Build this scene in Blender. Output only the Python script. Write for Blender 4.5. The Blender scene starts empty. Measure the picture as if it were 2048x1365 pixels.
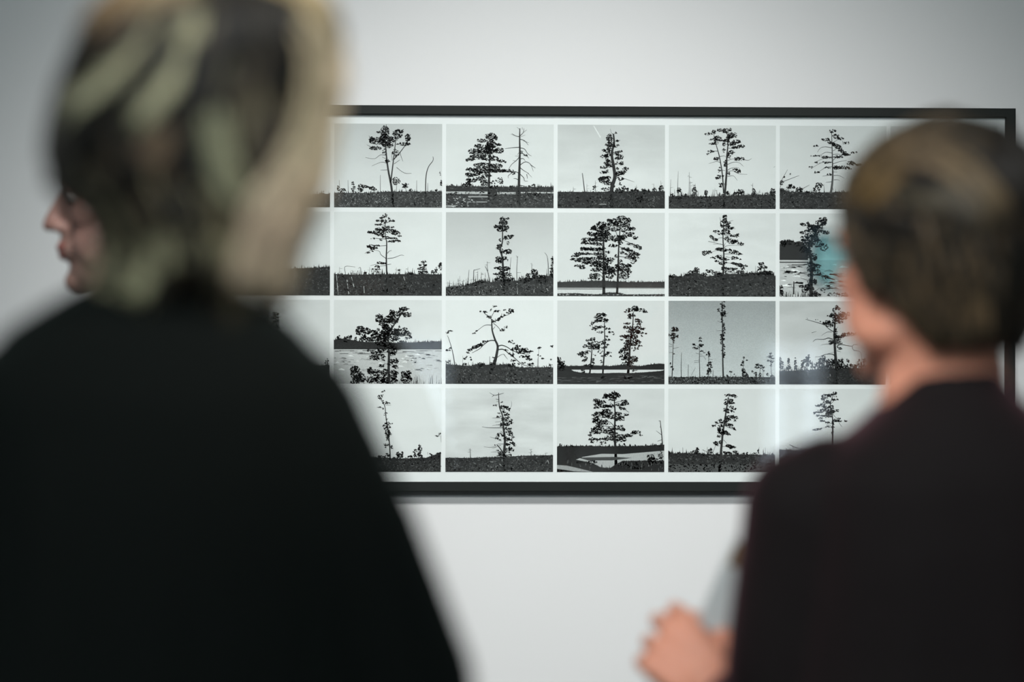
import bpy, bmesh, math, random
import numpy as np
from mathutils import Vector, Matrix, Quaternion

# ------------------------------------------------------------------ camera, world, lights, exposure
scene = bpy.context.scene
W_PX, H_PX = 2048, 1365
LENS = 85.0
FPX = W_PX / 36.0 * LENS
CAM = Vector((-0.2752, -3.8668, 1.4010))
YAW, PITCH, ROLL = 0.030172, 0.000107, 0.002133
FWD = Vector((math.sin(YAW) * math.cos(PITCH), math.cos(YAW) * math.cos(PITCH), math.sin(PITCH)))
_ri = Vector((math.cos(YAW), -math.sin(YAW), 0))
_up = _ri.cross(FWD)
RIGHT = _ri * math.cos(ROLL) + _up * math.sin(ROLL)
UP = _up * math.cos(ROLL) - _ri * math.sin(ROLL)

cam_data = bpy.data.cameras.new('camera')
cam = bpy.data.objects.new('camera', cam_data)
scene.collection.objects.link(cam)
m = Matrix((RIGHT, UP, -FWD)).transposed().to_4x4()
m.translation = CAM
cam.matrix_world = m
cam_data.lens = LENS
cam_data.sensor_width = 36.0
cam_data.clip_start = 0.05
cam_data.dof.use_dof = True
cam_data.dof.focus_distance = 3.845
cam_data.dof.aperture_fstop = 1.5
scene.camera = cam

world = bpy.data.worlds.new('world')
scene.world = world
world.use_nodes = True
world.node_tree.nodes['Background'].inputs[0].default_value = (0.8, 0.9, 1.0, 1)
world.node_tree.nodes['Background'].inputs[1].default_value = 0.05

def spot(name, loc, target, energy, size_deg, blend, radius, color):
    d = bpy.data.lights.new(name, 'SPOT')
    d.energy = energy; d.spot_size = math.radians(size_deg); d.spot_blend = blend
    d.shadow_soft_size = radius; d.color = color
    o = bpy.data.objects.new(name, d); scene.collection.objects.link(o)
    o.location = loc
    o.rotation_euler = (Vector(target) - Vector(loc)).to_track_quat('-Z', 'Y').to_euler()
    return o

def area(name, loc, target, energy, sx, sy, color):
    d = bpy.data.lights.new(name, 'AREA')
    d.energy = energy; d.shape = 'RECTANGLE'; d.size = sx; d.size_y = sy; d.color = color
    o = bpy.data.objects.new(name, d); scene.collection.objects.link(o)
    o.location = loc
    o.rotation_euler = (Vector(target) - Vector(loc)).to_track_quat('-Z', 'Y').to_euler()
    return o

spot('track_or_fill_spot', (-0.40, -2.15, 3.15), (-0.28, 0.0, 1.12), 285, 46, 1.0, 0.20, (1.0, 0.985, 0.965))
spot('track_or_fill_spot', (0.18, -2.15, 3.15), (0.03, 0.0, 1.12), 285, 46, 1.0, 0.20, (1.0, 0.985, 0.965))
spot('track_or_fill_spot', (-0.5, -4.3, 3.15), (-0.25, 0.0, 1.22), 225, 31, 1.0, 0.20, (1.0, 0.99, 0.975))
spot('track_or_fill_spot', (0.5, -4.3, 3.15), (0.10, 0.0, 1.22), 225, 31, 1.0, 0.20, (1.0, 0.99, 0.975))
spot('track_or_fill_spot', (1.2, -3.0, 3.15), (-0.46, -1.94, 1.56), 150, 15, 0.8, 0.08, (1.0, 0.95, 0.88))  # added fill spot, brightens the right side of the blonde hair
spot('track_or_fill_spot', (-1.3, -2.9, 3.15), (0.06, -1.45, 1.2), 120, 20, 0.8, 0.08, (1.0, 0.95, 0.9))  # added fill spot, brightens the right-hand person's left side and hand
area('room_light', (-0.9, -5.0, 3.1), (-0.2, -2.0, 1.2), 105, 2.5, 1.2, (0.85, 0.97, 1.0))

scene.view_settings.view_transform = 'Standard'
scene.view_settings.look = 'None'
scene.view_settings.gamma = 1.0
scene.view_settings.use_curve_mapping = False
scene.view_settings.exposure = -0.18

# ------------------------------------------------------------------ helpers
def at(px, py, depth):
    """world point seen at photo pixel (px, py), `depth` metres along the view axis"""
    return CAM + FWD * depth + RIGHT * ((px - W_PX / 2) / FPX * depth) + UP * ((H_PX / 2 - py) / FPX * depth)

def link(o, parent=None):
    scene.collection.objects.link(o)
    if parent is not None:
        o.parent = parent
    return o

def tag(o, label=None, cat=None, group=None, kind=None):
    if label: o['label'] = label
    if cat: o['category'] = cat
    if group: o['group'] = group
    if kind: o['kind'] = kind
    return o

def empty(name, loc):
    o = bpy.data.objects.new(name, None)
    o.empty_display_size = 0.1
    link(o)
    o.location = loc
    return o

def mesh_obj(name, verts, faces, mat, parent=None, smooth=True, cols=None, midx=None, origin=None):
    me = bpy.data.meshes.new(name)
    if origin is not None:
        ox, oy, oz = origin
        verts = [(v[0] - ox, v[1] - oy, v[2] - oz) for v in verts]
    me.from_pydata([tuple(v) for v in verts], [], [tuple(f) for f in faces])
    for mm in (mat if isinstance(mat, (list, tuple)) else [mat]):
        me.materials.append(mm)
    if smooth:
        me.polygons.foreach_set('use_smooth', [True] * len(me.polygons))
    if midx is not None:
        me.polygons.foreach_set('material_index', midx)
    if cols is not None:
        a = me.color_attributes.new('Col', 'FLOAT_COLOR', 'POINT')
        a.data.foreach_set('color', np.array(cols, dtype=np.float32).ravel())
    me.update()
    return link(bpy.data.objects.new(name, me), parent)

def srgb(r, g, b):
    f = lambda c: (c / 255 / 12.92) if c / 255 <= 0.04045 else ((c / 255 + 0.055) / 1.055) ** 2.4
    return (f(r), f(g), f(b), 1.0)

def mat(name, color=(0.5, 0.5, 0.5, 1), rough=0.6, spec=0.5, noise=None, bump=None, attr=False, sheen=None,
        metallic=0.0, sss=0.0, aniso=False):
    mt = bpy.data.materials.new(name); mt.use_nodes = True
    nt = mt.node_tree; N = nt.nodes; L = nt.links
    p = N['Principled BSDF']
    p.inputs['Base Color'].default_value = color
    p.inputs['Roughness'].default_value = rough
    p.inputs['Specular IOR Level'].default_value = spec
    p.inputs['Metallic'].default_value = metallic
    if sheen:
        p.inputs['Sheen Weight'].default_value = sheen[0]
        p.inputs['Sheen Tint'].default_value = sheen[1]
        p.inputs['Sheen Roughness'].default_value = sheen[2]
    if sss:
        p.inputs['Subsurface Weight'].default_value = sss
        p.inputs['Subsurface Radius'].default_value = (0.01, 0.004, 0.002)
    tc = N.new('ShaderNodeTexCoord')
    src = None
    if attr:
        at_ = N.new('ShaderNodeAttribute'); at_.attribute_name = 'Col'
        src = at_.outputs['Color']
    if noise:
        n = N.new('ShaderNodeTexNoise'); n.inputs['Scale'].default_value = noise[0]; n.inputs['Detail'].default_value = 5
        L.new(tc.outputs['Object'], n.inputs['Vector'])
        mr = N.new('ShaderNodeMapRange')
        mr.inputs['To Min'].default_value = 1 - noise[1]; mr.inputs['To Max'].default_value = 1 + noise[1]
        L.new(n.outputs['Fac'], mr.inputs['Value'])
        mx = N.new('ShaderNodeMix'); mx.data_type = 'RGBA'; mx.blend_type = 'MULTIPLY'; mx.inputs['Factor'].default_value = 1
        if src is not None: L.new(src, mx.inputs[6])
        else: mx.inputs[6].default_value = color
        L.new(mr.outputs['Result'], mx.inputs[7])
        src = mx.outputs[2]
    if src is not None:
        L.new(src, p.inputs['Base Color'])
    if bump:
        n = N.new('ShaderNodeTexNoise'); n.inputs['Scale'].default_value = bump[0]; n.inputs['Detail'].default_value = 4
        L.new(tc.outputs['Object'], n.inputs['Vector'])
        b = N.new('ShaderNodeBump'); b.inputs['Strength'].default_value = bump[1]; b.inputs['Distance'].default_value = bump[2]
        L.new(n.outputs['Fac'], b.inputs['Height']); L.new(b.outputs['Normal'], p.inputs['Normal'])
    return mt

def box_data(x0, x1, y0, y1, z0, z1):
    v = [(x0, y0, z0), (x1, y0, z0), (x1, y1, z0), (x0, y1, z0), (x0, y0, z1), (x1, y0, z1), (x1, y1, z1), (x0, y1, z1)]
    f = [(0, 3, 2, 1), (4, 5, 6, 7), (0, 1, 5, 4), (1, 2, 6, 5), (2, 3, 7, 6), (3, 0, 4, 7)]
    return v, f

def boxes(name, bs, mt, parent=None, bevel=0.0, origin=None):
    V = []; F = []
    for b in bs:
        v, f = box_data(*b); n = len(V); V += v; F += [tuple(i + n for i in q) for q in f]
    o = mesh_obj(name, V, F, mt, parent, smooth=False, origin=origin)
    if bevel:
        md = o.modifiers.new('bevel', 'BEVEL'); md.width = bevel; md.segments = 2
    return o

# ------------------------------------------------------------------ room shell
M_WALL = mat('painted_wall', srgb(203, 205, 205), 0.75, 0.25, noise=(2.2, 0.012), bump=(260, 0.05, 0.0006))
M_SIDE = mat('painted_side_wall', srgb(205, 208, 208), 0.8, 0.2, noise=(2.0, 0.02), bump=(200, 0.05, 0.0006))
M_CEIL = mat('ceiling_paint', srgb(200, 202, 202), 0.85, 0.2, noise=(3, 0.02))
M_FLOOR = mat('polished_concrete', srgb(120, 120, 118), 0.35, 0.4, noise=(1.6, 0.16), bump=(30, 0.05, 0.001))
M_BASE = mat('skirting_paint', srgb(215, 217, 216), 0.5, 0.4, noise=(5, 0.01))

RX0, RX1, RY0, RZ1 = -3.6, 3.4, -7.2, 3.2
def struct(name, b, mt):
    o = boxes(name, [b], mt); o['kind'] = 'structure'; return o
struct('wall_back', (RX0 - .12, RX1 + .12, 0, 0.12, -.1, RZ1 + .1), M_WALL)
struct('wall_left', (RX0 - .12, RX0, RY0, 0, 0, RZ1), M_SIDE)
struct('wall_right', (RX1, RX1 + .12, RY0, 0, 0, RZ1), M_SIDE)
struct('floor', (RX0 - .12, RX1 + .12, RY0 - .12, 0, -.1, 0), M_FLOOR)
struct('ceiling', (RX0 - .12, RX1 + .12, RY0 - .12, 0, RZ1, RZ1 + .1), M_CEIL)
struct('baseboard_back', (RX0, RX1, -0.014, 0, 0, .09), M_BASE)

# wall behind the camera with its openings (they reflect in the picture's glass)
def emission_mat(name, col, strength):
    mt = bpy.data.materials.new(name); mt.use_nodes = True
    nt = mt.node_tree; nt.nodes.clear()
    e = nt.nodes.new('ShaderNodeEmission'); e.inputs[0].default_value = (*col, 1); e.inputs[1].default_value = strength
    o = nt.nodes.new('ShaderNodeOutputMaterial'); nt.links.new(e.outputs[0], o.inputs[0])
    return mt
M_DAY = emission_mat('daylit_pane', (.72, .86, 1.0), 3.8)
WIN = [(-0.50, -0.20, 0.80, 1.46), (1.20, 1.52, 0.80, 1.42)]
def wall_with_openings():
    bs = []; xs = RX0 - .12
    for (x0, x1, z0, z1) in WIN:
        bs += [(xs, x0, RY0 - .12, RY0, 0, RZ1), (x0, x1, RY0 - .12, RY0, 0, z0), (x0, x1, RY0 - .12, RY0, z1, RZ1)]; xs = x1
    bs.append((xs, RX1 + .12, RY0 - .12, RY0, 0, RZ1))
    o = boxes('wall_front', bs, M_SIDE); o['kind'] = 'structure'
wall_with_openings()
for i, (x0, x1, z0, z1) in enumerate(WIN):
    w = boxes('window_%d' % (i + 1), [(x0, x1, RY0 - .09, RY0 - .085, z0, z1)], M_DAY); w['kind'] = 'structure'
    t = .03; bs = [(x0, x0 + t, RY0 - .08, RY0 - .04, z0, z1), (x1 - t, x1, RY0 - .08, RY0 - .04, z0, z1), (x0 + t, x1 - t, RY0 - .08, RY0 - .04, z0, z0 + t), (x0 + t, x1 - t, RY0 - .08, RY0 - .04, z1 - t, z1)]
    if i == 0: bs += [(x0 + t, x1 - t, RY0 - .07, RY0 - .05, z0 + .08 + k * .085, z0 + .112 + k * .085) for k in range(7)]
    else: bs += [((x0 + x1) / 2 - .02, (x0 + x1) / 2 + .02, RY0 - .07, RY0 - .05, z0 + t, z1 - t), (x0 + t, x1 - t, RY0 - .07, RY0 - .05, 1.2, 1.23)]
    boxes('window_frame', bs, M_BASE, w)

# ------------------------------------------------------------------ the framed grid of prints
SC = 1 - 0.017 / 3.867           # the prints sit 17 mm in front of the wall
PITX, PITZ, PW, PH = 0.1785 * SC, 0.1409 * SC, 0.17221 * SC, 0.13385 * SC
CX = CAM.x + (0 - CAM.x) * SC
CZ = CAM.z + (1.47 - CAM.z) * SC
Y_MAT = -0.0172
SF = 1 - 0.025 / 3.867
def fx(x): return CAM.x + (x - CAM.x) * SF
def fz(z): return CAM.z + (z - CAM.z) * SF
art = empty('framed_photographs', (CX, 0.0, CZ))
tag(art, 'wide black-framed grid of black and white tree photographs under glass on the white wall', 'picture')
AO = (CX, 0.0, CZ)
M_FRAME = mat('black_frame_lacquer', (0.006, 0.009, 0.008, 1), 0.6, 0.2, noise=(60, 0.15), bump=(300, 0.1, 0.0002))
M_MATB = mat('white_mat_board', srgb(226, 228, 228), 0.9, 0.15, noise=(8, 0.01))
FO = [fx(-0.6535), fx(0.6525), fz(1.1602), fz(1.7780)]
FI = [fx(-0.6375), fx(0.6362), fz(1.1756), fz(1.7632)]
def frame_mesh():
    # mitred moulding: outer/inner rectangle, front at -0.030, back on the wall
    prof = [(0, -0.0005), (0, -0.0238), (0.08, -0.025), (0.92, -0.025), (1, -0.0238), (1, -0.0005)]
    V = []; F = []
    oc = [(FO[0], FO[2]), (FO[1], FO[2]), (FO[1], FO[3]), (FO[0], FO[3])]
    ic = [(FI[0], FI[2]), (FI[1], FI[2]), (FI[1], FI[3]), (FI[0], FI[3])]
    n = len(prof)
    for k in range(4):
        for t, y in prof:
            V.append((oc[k][0] * (1 - t) + ic[k][0] * t, y, oc[k][1] * (1 - t) + ic[k][1] * t))
    for k in range(4):
        a = k * n; b = ((k + 1) % 4) * n
        for j in range(n):
            j2 = (j + 1) % n
            F.append((a + j, b + j, b + j2, a + j2))
    return V, F
v, f = frame_mesh()
mesh_obj('frame', v, f, M_FRAME, art, smooth=False, origin=AO)
boxes('mount_board', [(FI[0] - .002, FI[1] + .002, Y_MAT, -0.006, FI[2] - .002, FI[3] + .002)], M_MATB, art, origin=AO)

def glass_mat():
    mt = bpy.data.materials.new('picture_glass'); mt.use_nodes = True
    nt = mt.node_tree; nt.nodes.clear(); N = nt.nodes; L = nt.links
    t = N.new('ShaderNodeBsdfTransparent'); t.inputs[0].default_value = (0.968, 0.982, 0.979, 1)
    g = N.new('ShaderNodeBsdfGlossy'); g.inputs['Roughness'].default_value = 0.015
    fr = N.new('ShaderNodeFresnel')
    ge = N.new('ShaderNodeNewGeometry'); io = N.new('ShaderNodeMapRange')      # same reflectance from both sides of the thin pane
    io.inputs['To Min'].default_value = 1.52; io.inputs['To Max'].default_value = 1 / 1.52
    L.new(ge.outputs['Backfacing'], io.inputs['Value']); L.new(io.outputs['Result'], fr.inputs[0])
    mx = N.new('ShaderNodeMixShader'); o = N.new('ShaderNodeOutputMaterial')
    L.new(fr.outputs[0], mx.inputs[0]); L.new(t.outputs[0], mx.inputs[1]); L.new(g.outputs[0], mx.inputs[2]); L.new(mx.outputs[0], o.inputs[0])
    return mt
boxes('glass', [(FI[0] - .001, FI[1] + .001, -0.0212, -0.0197, FI[2] - .001, FI[3] + .001)], glass_mat(), art, origin=AO)

# print paper: the picture lives in the mesh's own colours; fine grain from noise
def print_mat():
    mt = mat('photographic_paper', attr=True, rough=0.55, spec=0.2)
    nt = mt.node_tree; N = nt.nodes; L = nt.links
    p = N['Principled BSDF']
    at_ = [n for n in N if n.type == 'ATTRIBUTE'][0]
    tc = [n for n in N if n.type == 'TEX_COORD'][0]
    n = N.new('ShaderNodeTexNoise'); n.inputs['Scale'].default_value = 900; n.inputs['Detail'].default_value = 2
    L.new(tc.outputs['Object'], n.inputs['Vector'])
    mr = N.new('ShaderNodeMapRange'); mr.inputs['From Min'].default_value = .25; mr.inputs['From Max'].default_value = .75
    mr.inputs['To Min'].default_value = -1; mr.inputs['To Max'].default_value = 1
    L.new(n.outputs['Fac'], mr.inputs['Value'])
    # second, cloud-like noise
    mp = N.new('ShaderNodeMapping'); mp.inputs['Scale'].default_value = (1, 1, 3.2)
    L.new(tc.outputs['Object'], mp.inputs['Vector'])
    n2 = N.new('ShaderNodeTexNoise'); n2.inputs['Scale'].default_value = 14; n2.inputs['Detail'].default_value = 4
    L.new(mp.outputs[0], n2.inputs['Vector'])
    mr2 = N.new('ShaderNodeMapRange'); mr2.inputs['From Min'].default_value = .3; mr2.inputs['From Max'].default_value = .7
    mr2.inputs['To Min'].default_value = -1; mr2.inputs['To Max'].default_value = 1
    L.new(n2.outputs['Fac'], mr2.inputs['Value'])
    # attribute 'Tex': r = fine grain amount, g = cloud amount
    a2 = N.new('ShaderNodeAttribute'); a2.attribute_name = 'Tex'
    sep = N.new('ShaderNodeSeparateColor'); L.new(a2.outputs['Color'], sep.inputs[0])
    def mth(op, a, b):
        q = N.new('ShaderNodeMath'); q.operation = op
        for i, s in enumerate((a, b)):
            if isinstance(s, float): q.inputs[i].default_value = s
            else: L.new(s, q.inputs[i])
        return q.outputs[0]
    g1 = mth('MULTIPLY', mr.outputs[0], sep.outputs[0]); g2 = mth('MULTIPLY', mr2.outputs[0], sep.outputs[1])
    tot = mth('ADD', mth('ADD', g1, g2), 1.0)
    mx = N.new('ShaderNodeMix'); mx.data_type = 'RGBA'; mx.blend_type = 'MULTIPLY'; mx.inputs['Factor'].default_value = 1
    L.new(at_.outputs['Color'], mx.inputs[6]); L.new(tot, mx.inputs[7]); L.new(mx.outputs[2], p.inputs['Base Color'])
    return mt
M_PRINT = print_mat()

# photo-pixel rectangle of every print, used only to convert the traced outlines to print coordinates
COLL = [444.5, 668.2, 892.0, 1115.0, 1337.4, 1559.2, 1781.5]
COLR = [660.3, 884.0, 1107.4, 1329.6, 1551.2, 1772.8, 1993.5]
ROWT = [248.5, 425.0, 601.5, 778.0]
ROWB = [416.5, 592.6, 769.2, 944.2]

class Print:
    """one photographic print; coordinates of its marks are given in millimetre-like crop units (cx0, cy0, s)"""
    def __init__(self, col, row, crop, seed, sky=(.66, .72), tint=(0.97, 1.0, 0.99), cloud=.03, grain=.03):
        self.col, self.row, self.crop = col, row, crop
        self.r = random.Random(seed)
        self.V = []; self.F = []; self.C = []; self.T = []
        self.tint = tint
        self.x0 = CX + (col - 3) * PITX - PW / 2; self.z1 = CZ - (row - 1.5) * PITZ + PH / 2
        n = 8
        self.grid(0, 1, 0, 1, [sky[0] * (1 - i / n) + sky[1] * i / n for i in range(n + 1)], grain, cloud, 0)
    def uv(self, u, v):
        cx, cy, s = self.crop
        px = cx + u / s; py = cy + v / s
        a = (px - COLL[self.col]) / (COLR[self.col] - COLL[self.col])
        b = (py - ROWT[self.row]) / (ROWB[self.row] - ROWT[self.row])
        return min(max(a, 0), 1), min(max(b, 0), 1)
    def add(self, pts, g, grain=0.1, cloud=0.0, layer=1, raw=False, hue=None):
        n = len(self.V)
        y = Y_MAT - 0.00018 - 0.00006 * layer
        for p in pts:
            a, b = p if raw else self.uv(*p)
            self.V.append((self.x0 + a * PW, y, self.z1 - b * PH))
            gg = g[len(self.V) - n - 1] if isinstance(g, (list, tuple)) else g
            h = hue or self.tint
            self.C.append((gg * h[0], gg * h[1], gg * h[2], 1)); self.T.append((grain, cloud, 0, 1))
        return n
    def grid(self, a0, a1, b0, b1, gs, grain, cloud, layer):
        n = len(self.V); k = len(gs)
        for i, g in enumerate(gs):
            b = b0 + (b1 - b0) * i / (k - 1)
            self.add([(a0, b)], g, grain, cloud, layer, True); self.add([(a1, b)], g, grain, cloud, layer, True)
        for i in range(k - 1):
            q = n + 2 * i
            self.F.append((q, q + 2, q + 3, q + 1))
    def poly(self, pts, g, grain=.3, layer=2):
        n = self.add(pts, g, grain, 0, layer)
        self.F.append(tuple(range(n, n + len(pts))))
    def clump(self, u, v, r, g=.022, el=1.0, ang=0.0, layer=4):
        R = self.r; k = 7
        ca, sa = math.cos(ang), math.sin(ang)
        pts = [(u, v)]
        for i in range(k):
            t = 2 * math.pi * i / k + R.uniform(-.3, .3)
            q = r * (R.uniform(.9, 1.35) if i % 2 else R.uniform(.45, .8))
            dx, dy = q * math.cos(t) * el, q * math.sin(t)
            pts.append((u + dx * ca - dy * sa, v + dx * sa + dy * ca))
        n = self.add(pts, g * R.uniform(.7, 1.5), .2, 0, layer)
        for i in range(k):
            self.F.append((n, n + 1 + i, n + 1 + (i + 1) % k))
    def leaf(self, *blobs, g=.022, cr=1.65):
        s = self.crop[2]; R = self.r
        for bl in blobs:
            cx, cy, rx, ry = bl[:4]; d = bl[4] if len(bl) > 4 else .8; ang = math.radians(bl[5]) if len(bl) > 5 else 0
            c = cr * s
            cnt = max(3, int(d * 1.95 * rx * ry * 3.14 / (c * c * 1.1)))
            for i in range(cnt):
                q = math.sqrt(R.random()) * 1.12; t = R.uniform(0, 6.283)
                a, b = rx * q * math.cos(t), ry * q * math.sin(t)
                self.clump(cx + a * math.cos(ang) - b * math.sin(ang), cy + a * math.sin(ang) + b * math.cos(ang),
                           c * R.uniform(.45, 1.0), g, R.uniform(1.0, 1.7), ang + R.uniform(-.4, .4))
    def line(self, pts, w0, w1=None, g=.022, layer=3):
        w1 = w0 if w1 is None else w1
        # Catmull-like smoothing
        P = [Vector(p[:2]) for p in pts]; n = len(P); out = []
        for i in range(n - 1):
            p0 = P[max(i - 1, 0)]; p1 = P[i]; p2 = P[i + 1]; p3 = P[min(i + 2, n - 1)]
            for k in range(4):
                t = k / 4
                out.append(0.5 * ((2 * p1) + (p2 - p0) * t + (2 * p0 - 5 * p1 + 4 * p2 - p3) * t * t + (3 * p1 - p0 - 3 * p2 + p3) * t ** 3))
        out.append(P[-1]); m_ = len(out); L = []
        for i, p in enumerate(out):
            d = out[min(i + 1, m_ - 1)] - out[max(i - 1, 0)]
            if d.length < 1e-6: d = Vector((1, 0))
            nn = Vector((-d.y, d.x)).normalized(); w = (w0 + (w1 - w0) * i / (m_ - 1)) / 2
            L += [tuple(p + nn * w), tuple(p - nn * w)]
        k = self.add(L, g, .15, 0, layer)
        for i in range(m_ - 1):
            self.F.append((k + 2 * i, k + 2 * i + 1, k + 2 * i + 3, k + 2 * i + 2))
    def lines(self, w0, w1, *ls, g=.03):
        for l in ls: self.line(l, w0, w1, g)
    def twig(self, x, y, dx, dy, w=5, g=.03, leafy=0.0):
        """one branch leaving the trunk at (x, y), arching, with side twigs"""
        R = self.r
        mid = (x + dx * .5, y + dy * .5 - abs(dx) * R.uniform(-.02, .16)); end = (x + dx, y + dy)
        self.line([(x, y), mid, end], w, w * .4, g)
        for k in range(3):
            t = R.uniform(.35, .95); bx, by = x + dx * t, y + dy * t - abs(dx) * .06
            self.line([(bx, by), (bx + dx * R.uniform(.08, .22), by + R.uniform(-30, 22))], w * .5, w * .25, g)
        if leafy:
            self.leaf((x + dx * .7, y + dy * .7 - 5, abs(dx) * .4, 14, leafy, math.degrees(math.atan2(dy, dx))))
    def land(self, pts, rough, g=.03, bottom=None, layer=2, grain=.7, step=6):
        """ground or tree line: ragged upper edge through pts, down to `bottom` (or the print edge)"""
        R = self.r; out = []
        x = pts[0][0]; phase = 0
        while x <= pts[-1][0]:
            for i in range(len(pts) - 1):
                if pts[i][0] <= x <= pts[i + 1][0]:
                    t = (x - pts[i][0]) / max(1e-6, pts[i + 1][0] - pts[i][0]); y = pts[i][1] * (1 - t) + pts[i + 1][1] * t
            out.append((x, y - rough * abs(R.gauss(0, .8)) * (1 if R.random() < .55 else .15)))
            x += R.uniform(.5, 1.4) * step * .8
        bot = 3000 if bottom is None else bottom
        k = len(self.V)
        for (x, y) in out:
            b = bot if not callable(bot) else bot(x)
            self.add([(x, y), (x, b)], [g * .45, g * .7], grain, .25, layer)
        for i in range(len(out) - 1):
            q = k + 2 * i; self.F.append((q, q + 1, q + 3, q + 2))
        if bottom is None and layer == 2:           # undergrowth: mottled brush over the whole ground
            yb = (ROWB[self.row] - self.crop[1]) * self.crop[2]; ys = [o[1] for o in out]
            for _ in range(620):
                x, yt = R.choice(out); y = yt + (yb - yt) * R.random() ** .9
                self.clump(x + R.uniform(-6, 6), y, self.crop[2] * R.uniform(.5, 1.7), g * R.choice((.12, .25, .3, 1.4, 2.3)), R.uniform(1, 2.2), R.uniform(-.6, .6), 3)
            for _ in range(46):                     # small saplings breaking the skyline
                x, yt = R.choice(out); h = R.uniform(.4, 1.9) * rough
                self.line([(x, yt + 8), (x + R.uniform(-4, 4), yt - h)], R.uniform(4, 10), 2, g * .5)
    def specks(self, x0, x1, y0, y1, n, g=.4, r=1.0, layer=5, el=1.0, ang=0):
        for i in range(n):
            self.clump(self.r.uniform(x0, x1), self.r.uniform(y0, y1), r * self.crop[2] * self.r.uniform(.3, 1), g * self.r.uniform(.4, 1.2), el, ang, layer)
    def pine(self, x, y0, y1, w, d=.8):
        self.line([(x, y1), (x, y0)], max(4, w * .12), 2)
        k = max(3, int((y1 - y0) / 26))
        for i in range(k):
            t = (i + .5) / k; y = y0 + (y1 - y0) * t * .92
            ww = w * (.25 + .75 * t) * self.r.uniform(.6, 1.1)
            self.leaf((x + self.r.uniform(-.15, .15) * w, y, ww * .5, 9, d), cr=1.5)
    def snag(self, x, y0, y1, w=6, lean=0, arms=2):
        self.line([(x, y1), (x + lean * .4, (y0 + y1) / 2), (x + lean, y0)], w, 2.5, .05)
        for k in range(arms):
            t = self.r.uniform(.1, .6); y = y0 + (y1 - y0) * t; s = self.r.choice((-1, 1))
            self.line([(x + lean * (1 - t), y), (x + lean * (1 - t) + s * self.r.uniform(15, 40), y - self.r.uniform(-8, 14))], w * .5, 2, .07)
    def water(self, x0, x1, y0, y1, g=.5, layer=3):
        self.poly([(x0, y0), (x1, y0), (x1, y1), (x0, y1)], g, .12, layer)
    def build(self, label):
        o = mesh_obj('photograph', self.V, self.F, M_PRINT, art, smooth=False, cols=self.C, origin=AO)
        a = o.data.color_attributes.new('Tex', 'FLOAT_COLOR', 'POINT')
        a.data.foreach_set('color', np.array(self.T, dtype=np.float32).ravel())
        o['label'] = label
        return o

def crop(col, row):
    if col == 1 and row < 3: return (540, [230, 415, 590][row], 5.851)
    if col == 1: return (680, 770, 7.186)
    x = {0: 330, 2: 885, 3: 1107, 4: 1330, 5: 1550, 6: 1772}[col]
    return (x, [230, 415, 590, 770][row], 6.826 if row == 0 else 7.183)

def P(col, row, **k): return Print(col, row, crop(col, row), 100 + col * 7 + row, **k)

# --- column 2 of the grid (first fully visible), top row
p = P(1, 0, sky=(.50, .72), cloud=.02)
p.land([(700, 922), (1100, 925), (1400, 905), (2040, 905)], 14, .06)
for t in ([(1445, 1085), (1420, 850), (1380, 640), (1355, 420), (1345, 200), (1360, 118)],): p.line(t, 30, 5)
p.line([(1412, 800), (1440, 560), (1465, 340), (1480, 180)], 16, 6); p.line([(1445, 530), (1530, 430), (1600, 330), (1640, 230)], 12, 5)
p.lines(6, 3, [(1360, 480), (1290, 475), (1220, 520), (1115, 505)], [(1365, 570), (1300, 560), (1190, 605)], [(1480, 620), (1570, 685), (1655, 688)],
        [(1370, 650), (1290, 655)], [(1195, 390), (1130, 355)], [(1520, 440), (1535, 500), (1555, 550)], [(1450, 580), (1520, 530)],
        [(1290, 905), (1290, 710)], [(1715, 890), (1715, 770)], [(1845, 890), (1845, 800)], [(915, 940), (912, 770)], [(820, 920), (808, 770)], [(1430, 540), (1422, 470)],
        [(1360, 520), (1310, 500)], [(1185, 290), (1155, 250)], [(1480, 900), (1480, 800)], [(1590, 910), (1588, 800)])
p.line([(1822, 1080), (1822, 760), (1850, 620), (1905, 540), (1905, 490)], 13, 5)
p.leaf((1345, 200, 46, 60), (1270, 205, 22, 14), (1340, 300, 60, 60), (1250, 310, 80, 36), (1190, 290, 30, 25), (1235, 395, 60, 20), (1375, 350, 60, 36), (1490, 230, 50, 48),
       (1430, 290, 50, 30), (1545, 190, 16, 18), (1610, 270, 32, 40), (1560, 345, 76, 16), (1470, 450, 40, 40, .4), (1370, 550, 25, 20), (1340, 440, 22, 36, .4), (1475, 780, 40, 40, .6),
       (1580, 820, 36, 14, .8), (1580, 850, 30, 10), (1650, 885, 20, 12), (1060, 860, 34, 40, .7), (1110, 845, 44, 14), (1190, 865, 26, 22), (1225, 880, 16, 24), (860, 890, 26, 20, .6), (800, 870, 18, 30, .5), (2004, 800, 14, 36), (1945, 880, 14, 18), (1990, 690, 12, 30, .3))
p.pine(980, 790, 920, 80, .5)
p.specks(850, 1400, 930, 1075, 120, .5, 1.0); p.specks(1400, 2000, 950, 1075, 50, .3, .8); p.specks(760, 2010, 920, 1080, 200, .14, 1.6, 3)
p.build('print of a forked pine with bare lower limbs and a thin crooked snag at right')

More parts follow.
